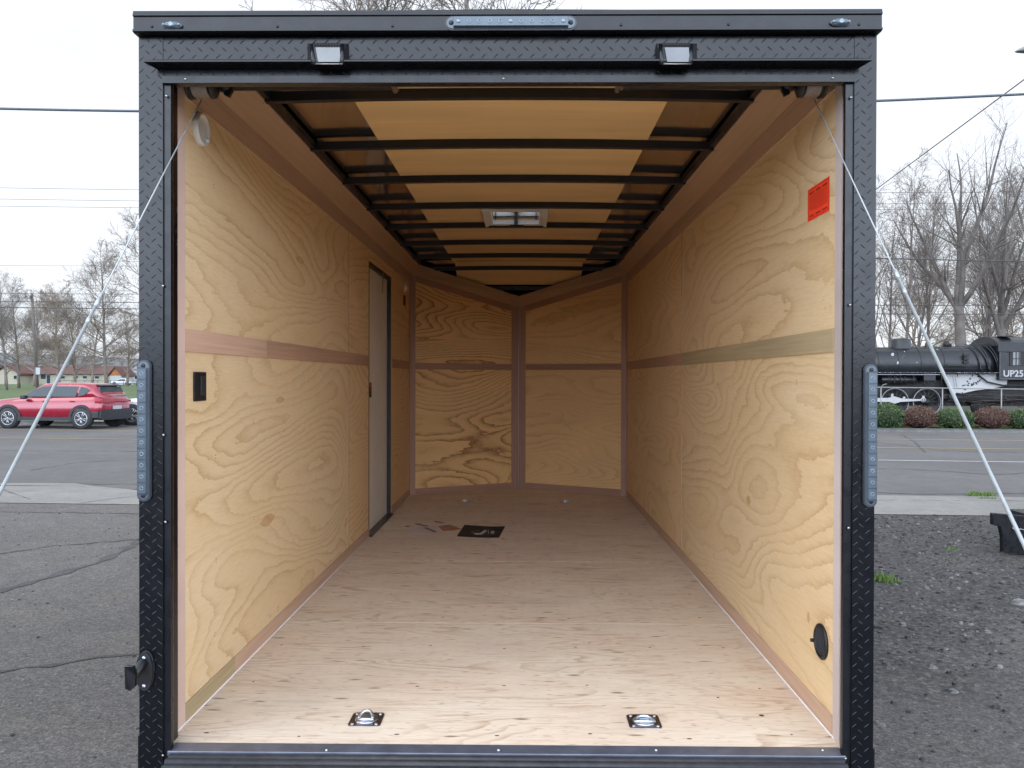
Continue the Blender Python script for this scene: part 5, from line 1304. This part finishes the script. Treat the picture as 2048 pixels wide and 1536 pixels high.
# cab
cx0, cx1 = lx(2000), lx(2085); zc0_, zc1_ = lz_(759), lz_(692)
m = MB(); m.box(cx0, cx1, DL + .05, DL + 2.3, zc0_, zc1_); cab = part(m, 'cab', M['loco'], LOC)
m = MB(); arc = [];
for k in range(11): q = R(168 - 156 * k / 10); arc.append((DL + 1.17 + math.cos(q) * 1.22, lz_(697) + math.sin(q) * (lz_(671) - lz_(697))))
m.prism([(lx(1996), a_, b_) for a_, b_ in arc], (cx1 - lx(1996) + .3, 0, 0)); m.box(lx(1996), cx1 + .1, DL - .02, DL + .049, lz_(703), lz_(690)); part(m, 'cab_roof', M['loco'], cab)
m = MB(); m.box(lx(2012), lx(2035), DL + .30, DL + .8, lz_(672.5), lz_(670.5)); part(m, 'roof_hatch', M['loco_dk'], cab)
m = MB(); m.box(lx(2020), lx(2060), DL + .02, DL + .049, lz_(731), lz_(703.5)); part(m, 'cab_window_frame', M['loco_dk'], cab)
m = MB(); m.box(lx(2026), lx(2040), DL + .005, DL + .019, lz_(730), lz_(704)); cw = part(m, 'cab_window', M['lens_white'], cab)
m = MB()
for px in (2031, 2037): m.box(lx(px), lx(px + 2), DL - .004, DL + .0045, lz_(730), lz_(704))
m.box(lx(2026), lx(2040), DL - .009, DL - .0045, lz_(718), lz_(716.5)); part(m, 'window_bar', M['loco_dk'], cab)
m = MB()
for k in range(22): z = zc0_ + .03 + (zc1_ - zc0_ - .06) * k / 21; m.box(cx0 + .015, cx0 + .035, DL + .042, DL + .0495, z, z + .02)
for k in range(40): x_ = cx0 + .03 + (cx1 - cx0) * k / 40; m.box(x_, x_ + .02, DL + .042, DL + .0495, zc0_ + .02, zc0_ + .04)
part(m, 'rivet', M['loco_gr'], cab)
# painted number on the cab side: the part of it that the photograph shows
cu = bpy.data.curves.new('cab_number', 'FONT'); cu.body = 'UP25'; cu.size = .40; cu.extrude = .004; cu.offset = .008; cu.space_character = 1.0
to = bpy.data.objects.new('cab_number', cu); COL.objects.link(to); to.data.materials.append(M['loco_wh'])
to.rotation_euler = (R(90), 0, 0); pz = atY(2008, 753, DL + .04); to.location = (pz.x, DL + .040, pz.z); to.scale = (.86, 1, 1)
bpy.context.view_layer.update()
dg = bpy.context.evaluated_depsgraph_get(); me = bpy.data.meshes.new_from_object(to.evaluated_get(dg)); mo = bpy.data.objects.new('cab_number', me); COL.objects.link(mo)
mat_ = to.matrix_world.copy(); me.transform(mat_); attach(mo, cab); bpy.data.objects.remove(to)
xs_ = [v.co.x for v in me.vertices]; s_ = (lx(2047.5) - lx(2008)) / (max(xs_) - min(xs_)); x0_ = min(xs_)
zs_ = [v.co.z for v in me.vertices]; z0_ = min(zs_); s2 = (lz_(740) - lz_(753.3)) / (max(zs_) - z0_)
for v in me.vertices: v.co.x = lx(2008) + (v.co.x - x0_) * s_; v.co.z = lz_(753.3) + (v.co.z - z0_) * s2
m = MB(); m.box(lx(2110), lx(2400), DL + .05, DL + 2.3, .9, 3.2); m.box(lx(2086), lx(2110), DL + .4, DL + 1.9, .6, 1.6); part(m, 'tender', M['loco'], LOC, bevel=.03)
m = MB(); m.box(lx(1560), lx(2450), DL + .44, DL + .52, -.03, .03); m.box(lx(1560), lx(2450), DL + 1.8, DL + 1.88, -.03, .03); part(m, 'track_rail', M['loco_dk'], LOC)

# railing in front of the locomotive
DF = 31.0; fl = thing('rail_fence', 'galvanised pipe rail fence in front of the locomotive', 'fence', (atY(1880, 770, DF).x, DF, 0))
zl0 = atY(1750, 774, DF).z; xa_ = atY(1560, 774, DF).x; xb_ = atY(2420, 774, DF).x
za_, zb2 = atY(1750, 774.5, DF), atY(2048, 778.5, DF)
sl_ = (zb2.z - za_.z) / (zb2.x - za_.x)
m = MB(); m.tube([(xa_, DF, za_.z + sl_ * (xa_ - za_.x)), (xb_, DF, za_.z + sl_ * (xb_ - za_.x))], .022, 8); part(m, 'top_rail', M['galv'], fl)
for px in (1640, 1762, 1885, 2003, 2124, 2245): x_ = atY(px, 774, DF).x; m = MB(); m.tube([(x_, DF, .02), (x_, DF, za_.z + sl_ * (x_ - za_.x))], .024, 8); part(m, 'fence_post', M['galv'], fl)
x_ = atY(1762, 774, DF).x; m = MB(); m.tube([(x_, DF, zl0 - .02), (x_ + .09, DF, zl0 + .09), (x_ + .22, DF, zl0 + .12)], .015, 6); part(m, 'bent_bar', M['galv'], fl)

# clipped shrubs along the kerb
def bush(px, py0, py1, wpx, D, green, seed, label):
    rb_ = random.Random(seed); c = atY(px, py1, D); rw = wpx * D / F / 2; hh = (py1 - py0) * D / F
    t = thing('clipped_shrub' if green else 'red_shrub', label, 'shrub', (c.x, D, .03), 'shrubs along the kerb')
    m = MB(); m.smooth = True; nu, nv = 18, 12; z0 = .03; vs = []
    def rad(th, ph): return 1 + .06 * math.sin(3 * th + seed) * math.sin(2 * ph) + .05 * math.sin(5 * th + ph * 3 + seed * 2)
    for j in range(nv + 1):
        ph = math.pi * j / nv - math.pi / 2
        for i in range(nu):
            th = 6.2832 * i / nu; r_ = rad(th, ph) * .86; vs.append((c.x + math.cos(th) * math.cos(ph) * rw * r_, D + math.sin(th) * math.cos(ph) * rw * .9 * r_, z0 + hh / 2 + math.sin(ph) * hh / 2 * r_))
    m.add(vs, [(j * nu + i, j * nu + (i + 1) % nu, (j + 1) * nu + (i + 1) % nu, (j + 1) * nu + i) for j in range(nv) for i in range(nu)])
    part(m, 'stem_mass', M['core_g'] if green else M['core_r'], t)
    m = MB(); n = 5200
    for i in range(n):
        th = rb_.uniform(0, 6.2832); s_ = rb_.uniform(-1, 1); ph = math.asin(s_)
        r_ = rad(th, ph) * rb_.uniform(.84, 1.05) * (1.0 if green else rb_.uniform(.86, 1.12))
        if not green and s_ < -.2: r_ *= 1 - .35 * (-s_ - .2)
        p = Vector((c.x + math.cos(th) * math.cos(ph) * rw * r_, D + math.sin(th) * math.cos(ph) * rw * .9 * r_, max(z0, z0 + hh / 2 + math.sin(ph) * hh / 2 * r_)))
        l_ = rb_.uniform(.014, .032); nn = Vector((rb_.gauss(0, 1), rb_.gauss(0, 1), rb_.gauss(0, 1))).normalized(); u = nn.orthogonal().normalized(); v = nn.cross(u)
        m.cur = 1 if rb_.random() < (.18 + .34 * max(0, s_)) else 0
        m.add([p - u * l_, p + v * l_ * .5, p + u * l_, p - v * l_ * .5], [(0, 1, 2, 3)])
    if not green:
        m.cur = 1; b0 = Vector((c.x, D, .03))
        for i in range(150):
            a_ = rb_.uniform(0, 6.28); e_ = rb_.uniform(.15, 1.45); L_ = rb_.uniform(.85, 1.12)
            q = b0 + Vector((math.cos(a_) * math.cos(e_) * rw * 1.25 * L_, math.sin(a_) * math.cos(e_) * rw * L_, math.sin(e_) * hh * L_))
            m.tube([b0.lerp(q, .45) + Vector((0, 0, hh * .08)), q], .0045, 3, False)
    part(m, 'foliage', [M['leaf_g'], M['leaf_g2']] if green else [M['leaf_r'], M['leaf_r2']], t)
bush(1772, 811, 862, 66, 26.3, True, 1, 'round green clipped shrub beside the trailer, leftmost of the shrubs')
bush(1839, 813, 858, 64, 26.2, False, 2, 'rusty red shrub between the first two green shrubs')
bush(1908, 821, 864, 72, 26.0, True, 3, 'wide green clipped shrub in the middle of the row')
bush(1981, 818, 863, 68, 25.9, False, 4, 'dark purple red shrub right of the middle green shrub')
bush(2052, 821, 863, 74, 25.8, True, 5, 'green clipped shrub cut off by the right edge')
bush(1990, 826, 858, 84, 27.3, False, 6, 'low brown shrub behind the dark red one')
bush(1700, 815, 862, 66, 26.4, False, 7, 'rusty shrub hidden behind the trailer corner')
for (px, py, r_, n, h_, mt_, lb) in ((1820, 862, .35, 900, .22, 'straw', 'tan dry grass clump under the rusty red shrub'), (1868, 860, .22, 300, .10, 'blade', 'green grass tuft between the red and the middle green shrub'),
                                     (1803, 858, .25, 300, .16, 'blade', 'green grass tuft beside the leftmost green shrub'), (1945, 858, .25, 300, .18, 'blade', 'green grass tuft right of the middle green shrub'), (2012, 858, .25, 300, .16, 'blade', 'green grass tuft beside the rightmost shrub')):
    cc = atY(px, py, 26.6); m = MB()
    for i in range(n):
        a = rnd.uniform(0, 6.28); d = r_ * math.sqrt(rnd.random()); x = cc.x + d * math.cos(a); y = 26.6 + d * math.sin(a) * .6
        hh = h_ * rnd.uniform(.4, 1); wv = .006; l1 = rnd.uniform(-.6, .6) * hh
        m.add([(x - wv, y, .03), (x + wv, y, .03), (x + l1, y + rnd.uniform(-.3, .3) * hh, .03 + hh)], [(0, 1, 2)])
    tag(m.build('grass_tuft', M[mt_]), lb, 'grass')

# parked flatbed whose black rear bumper shows at the right edge
DB = 7.6
def bp(px, py, D=DB): return atY(px, py, D)
UT = thing('utility_trailer', 'black rear bumper of a parked flatbed trailer at the right edge', 'trailer', (bp(2080, 1100).x, DB, 0))
m = MB(); a_ = bp(1988.5, 1028.5); b_ = bp(2200, 1047); a2 = bp(1988.5, 1049.5); b2_ = bp(2200, 1073)
m.prism([a_, b_, bp(2200, 1120), bp(2030, 1106), bp(2008.5, 1104), bp(2007.5, 1072), bp(2003, 1052), a2], (0, .06, 0)); bmp = part(m, 'bumper', M['black_smooth'], UT, bevel=.006)
m = MB(); m.tube([bp(2026, 1060, DB - .01), bp(2040, 1058, DB - .01), bp(2060, 1062, DB - .01)], .006, 6); m.tube([bp(2024, 1056, DB - .01), bp(2034, 1060, DB - .01)], .006, 6); part(m, 'bumper_scuff', M['steel_dark'], bmp)
m = MB(); zdk = a_.z - .03; m.box(a_.x + .42, a_.x + 1.9, DB + .061, DB + .5, zdk - .09, zdk); part(m, 'deck', M['black_smooth'], UT)
m = MB(); m.lathe([(-.09, .18), (-.09, .26), (.09, .26), (.09, .18)], (a_.x + 1.75, DB + .30, .26), (1, 0, 0), sides=24); part(m, 'wheel', M['tyre'], UT)
m = MB(); m.box(a_.x + .70, a_.x + .76, DB + .1, DB + .16, 0, zdk - .091); m.box(a_.x + 1.3, a_.x + 1.36, DB + .1, DB + .16, 0, zdk - .091); part(m, 'stand_leg', M['black_smooth'], UT)

# ------------------------------------------------------------------ bare winter trees
def make_tree(name, H, seed, lean=0.0, style='spread', tr=.22, dens=1.0, mat='bark', twig=.010, low=.22):
    rt = random.Random(seed); tm, cm = MB(), MB(); cnt = [0]
    def grow(mb, p, d, L, r0, r1, lvl, segs, wob, up):
        pts = [p.copy()]; rr = [r0]; d = d.normalized()
        for i in range(segs):
            d = (d + Vector((rt.gauss(0, wob), rt.gauss(0, wob), rt.gauss(0, wob * .6) + up))).normalized()
            p = p + d * (L / segs); pts.append(p.copy()); rr.append(r0 + (r1 - r0) * (i + 1) / segs)
        mb.tube(pts, rr, {0: 9, 1: 6, 2: 4}.get(lvl, 3), caps=lvl == 0); return pts, rr
    def at(pts, rr, f):
        x = f * (len(pts) - 1); i = min(int(x), len(pts) - 2); t = x - i
        return pts[i].lerp(pts[i + 1], t), (pts[i + 1] - pts[i]).normalized(), rr[i] + (rr[i + 1] - rr[i]) * t
    def side(d, ang):
        u = d.orthogonal().normalized(); q = rt.uniform(0, 6.2832); u = Matrix.Rotation(q, 3, d) @ u
        return (d * math.cos(ang) + u * math.sin(ang)).normalized()
    tp, trr = grow(tm, Vector((0, 0, 0)), Vector((math.sin(lean), 0, math.cos(lean))), H * (.93 if style != 'fork' else .45), tr, tr * (.12 if style != 'fork' else .62), 0, 12, .03, .02)
    n1 = {'spread': 30, 'round': 30, 'up': 20, 'fork': 6}[style]
    for i in range(n1):
        f = (low + (1 - low) * (i + rt.random()) / n1) if style != 'fork' else rt.uniform(.55, 1.0)
        p, d, r = at(tp, trr, min(f, .99)); ang = {'spread': R(rt.uniform(66, 82) - 46 * (f - low)), 'round': R(rt.uniform(28, 80)), 'up': R(rt.uniform(18, 40)), 'fork': R(rt.uniform(10, 38))}[style]
        L1 = H * ({'spread': .42, 'round': .46, 'up': .38, 'fork': .56}[style]) * (1 - .62 * (f - low) / (1 - low) if style != 'fork' else rt.uniform(.75, 1.1)) * rt.uniform(.8, 1.15)
        r1 = r * (.42 if style != 'fork' else .66)
        P1, R1 = grow(tm if style == 'fork' else cm, p, side(d, ang), L1, r1, max(twig, r1 * .15), 1, 8, .06, .03 if style in ('spread', 'round') else .055)
        n2 = int((12 if style != 'fork' else 16) * dens * (.7 if style == 'up' else 1))
        for j in range(n2):
            f2 = rt.uniform(.18, 1.0); p, d, r = at(P1, R1, min(f2, .99)); L2 = L1 * (.50 if style != 'fork' else .38) * (1.15 - .7 * f2) * rt.uniform(.6, 1.3)
            P2, R2 = grow(cm, p, side(d, R(rt.uniform(25, 60))), L2, max(r * .45, twig * 1.5), twig, 2, 4, .09, .05)
            for k in range(int(5 * dens)):
                f3 = rt.uniform(.15, 1.0); p, d, r = at(P2, R2, min(f3, .99)); L3 = L2 * .50 * rt.uniform(.6, 1.3)
                P3, R3 = grow(cm, p, side(d, R(rt.uniform(25, 60))), L3, twig * 1.1, twig * .7, 3, 3, .11, .05)
                for l_ in range(3):
                    p, d, r = at(P3, R3, rt.uniform(.2, .99)); grow(cm, p, side(d, R(rt.uniform(25, 60))), L3 * .6, twig * .75, twig * .5, 3, 2, .12, .05)
    root = bpy.data.objects.new(name, None); COL.objects.link(root)
    part(tm, 'trunk', M[mat], root); part(cm, 'crown', M[mat], root)
    return root
TR = {}
TR['a'] = make_tree('bare_tree', 17, 11, 0, 'spread', .24, .85, 'bark', .011)
TR['b'] = make_tree('bare_tree', 14, 12, .03, 'round', .26, 1.15, 'bark2', .011, .12)
TR['c'] = make_tree('bare_tree', 16, 13, -.05, 'up', .16, 1.0, 'bark3', .007)
TR['d'] = make_tree('bare_tree', 15, 14, .02, 'fork', .32, .8, 'bark3', .007)
TR['e'] = make_tree('bare_tree', 15, 15, .12, 'up', .12, .8, 'bark', .007)
TR['f'] = make_tree('bare_tree', 16, 17, -.04, 'fork', .38, .8, 'bark3', .007)
used = set()
def plant(k, px, D, top_py, rot, label, group):
    x = atY(px, 757, D).x; Z = atY(px, top_py, D).z; base = {'a': 17, 'b': 14, 'c': 16, 'd': 15, 'e': 15, 'f': 16}[k]; s_ = Z / (base * .97)
    if k in used: r = dup(TR[k], (x, D, -.035), rot, s_, label, group)
    else:
        used.add(k); r = TR[k]; r.location = (x, D, -.035); r.rotation_euler = (0, 0, rot); r.scale = (s_,) * 3; r['label'] = label; r['group'] = group
    r['category'] = 'tree'
GL, GR = 'bare trees in the park', 'bare trees behind the locomotive'
for a_ in (('a', 213, 108, 508, .3, 'bare tree with a straight trunk and level branches above the red car', GL),
           ('a', 322, 85, 440, 1.9, 'tall bare tree whose twigs reach out from behind the trailer post', GL),
           ('b', 118, 120, 575, .9, 'round bushy bare tree with brown twigs right of the utility pole', GL),
           ('b', 150, 135, 600, 2.7, 'lower brown bare tree between the round one and the straight trunk', GL),
           ('c', 14, 105, 550, .2, 'slim bare tree at the far left edge of the park', GL),
           ('a', 38, 125, 575, 1.0, 'bare tree just left of the utility pole', GL),
           ('b', 70, 150, 600, 4.1, 'distant bare tree directly behind the utility pole', GL),
           ('d', -30, 110, 560, 3.0, 'bare tree whose branches enter from the left edge', GL),
           ('b', 185, 170, 615, 5.1, 'far bare tree filling the gap left of the straight trunk', GL),
           ('b', 255, 160, 625, 3.6, 'far bare tree right of the straight trunk', GL),
           ('b', 12, 165, 620, 2.2, 'far bare tree low behind the slim one at the edge', GL),
           ('a', 787, 34, -70, .5, 'tall bare tree rising over the middle of the trailer roof', 'bare trees above the trailer roof'),
           ('a', 925, 36, -45, 2.6, 'bare tree right of the first one above the trailer roof', 'bare trees above the trailer roof'),
           ('c', 1762, 52, 330, .4, 'slim upright bare tree beside the trailer at the locomotive boiler', GR),
           ('e', 1800, 50, 345, 0.2, 'thin leaning bare tree left of the sand dome', GR),
           ('e', 1845, 54, 380, .5, 'thin leaning bare tree just right of the sand dome', GR),
           ('f', 1932, 50, 285, .1, 'stout forked bare tree rising behind the firebox, tallest of its group', GR),
           ('d', 2000, 52, 330, 1.3, 'thick forked bare tree rising behind the cab roof', GR),
           ('f', 2062, 55, 340, 2.4, 'bare tree partly cut off by the right edge above the cab', GR),
           ('c', 1965, 62, 350, 4.0, 'slender bare tree between the two stout forked ones', GR),
           ('e', 1778, 58, 400, 1.2, 'thin leaning bare tree close to the trailer post', GR),
           ('c', 1825, 66, 430, 2.9, 'slender upright bare tree seen past the sand dome', GR),
           ('e', 1868, 60, 410, 3.4, 'thin bare tree leaning away from the boiler middle', GR),
           ('c', 1955, 58, 395, 3.1, 'slender bare tree just right of the stout forked one', GR),
           ('e', 2018, 60, 390, 2.0, 'thin bare tree rising over the cab roof', GR),
           ('b', 1975, 90, 470, 2.2, 'bushy bare tree low in the background behind the firebox', GR),
           ('b', 2040, 88, 455, 3.3, 'bushy bare tree low in the background behind the cab', GR),
           ('b', 1820, 105, 545, 4.2, 'bushy bare tree low in the background behind the sand dome', GR)):
    plant(*a_)
# distant wooded rise all round the horizon
rh = random.Random(2); m = MB(); pts = []
NH = 160
for i in range(NH):
    q = 6.2832 * i / NH; h = 5 + 3 * math.sin(i * .35 + 1) + rh.uniform(0, 1.5) + (5 if math.sin(q) < 0 else 0)
    pts.append((math.cos(q), math.sin(q), h))
for i in range(NH):
    a_, b_ = pts[i], pts[(i + 1) % NH]
    def hp(p, r_, z): return (p[0] * r_, p[1] * r_, z)
    m.quad(hp(b_, 410, -1), hp(a_, 410, -1), hp(a_, 425, a_[2]), hp(b_, 425, b_[2])); m.quad(hp(b_, 425, b_[2]), hp(a_, 425, a_[2]), hp(a_, 520, a_[2] + 6), hp(b_, 520, b_[2] + 6)); m.quad(hp(b_, 520, b_[2] + 6), hp(a_, 520, a_[2] + 6), hp(a_, 640, -1), hp(b_, 640, -1))
M['hill'] = plain('wooded_hill', (.11, .12, .13), .95, 0, .3, .05); tag(m.build('hills', M['hill']), kind='structure')
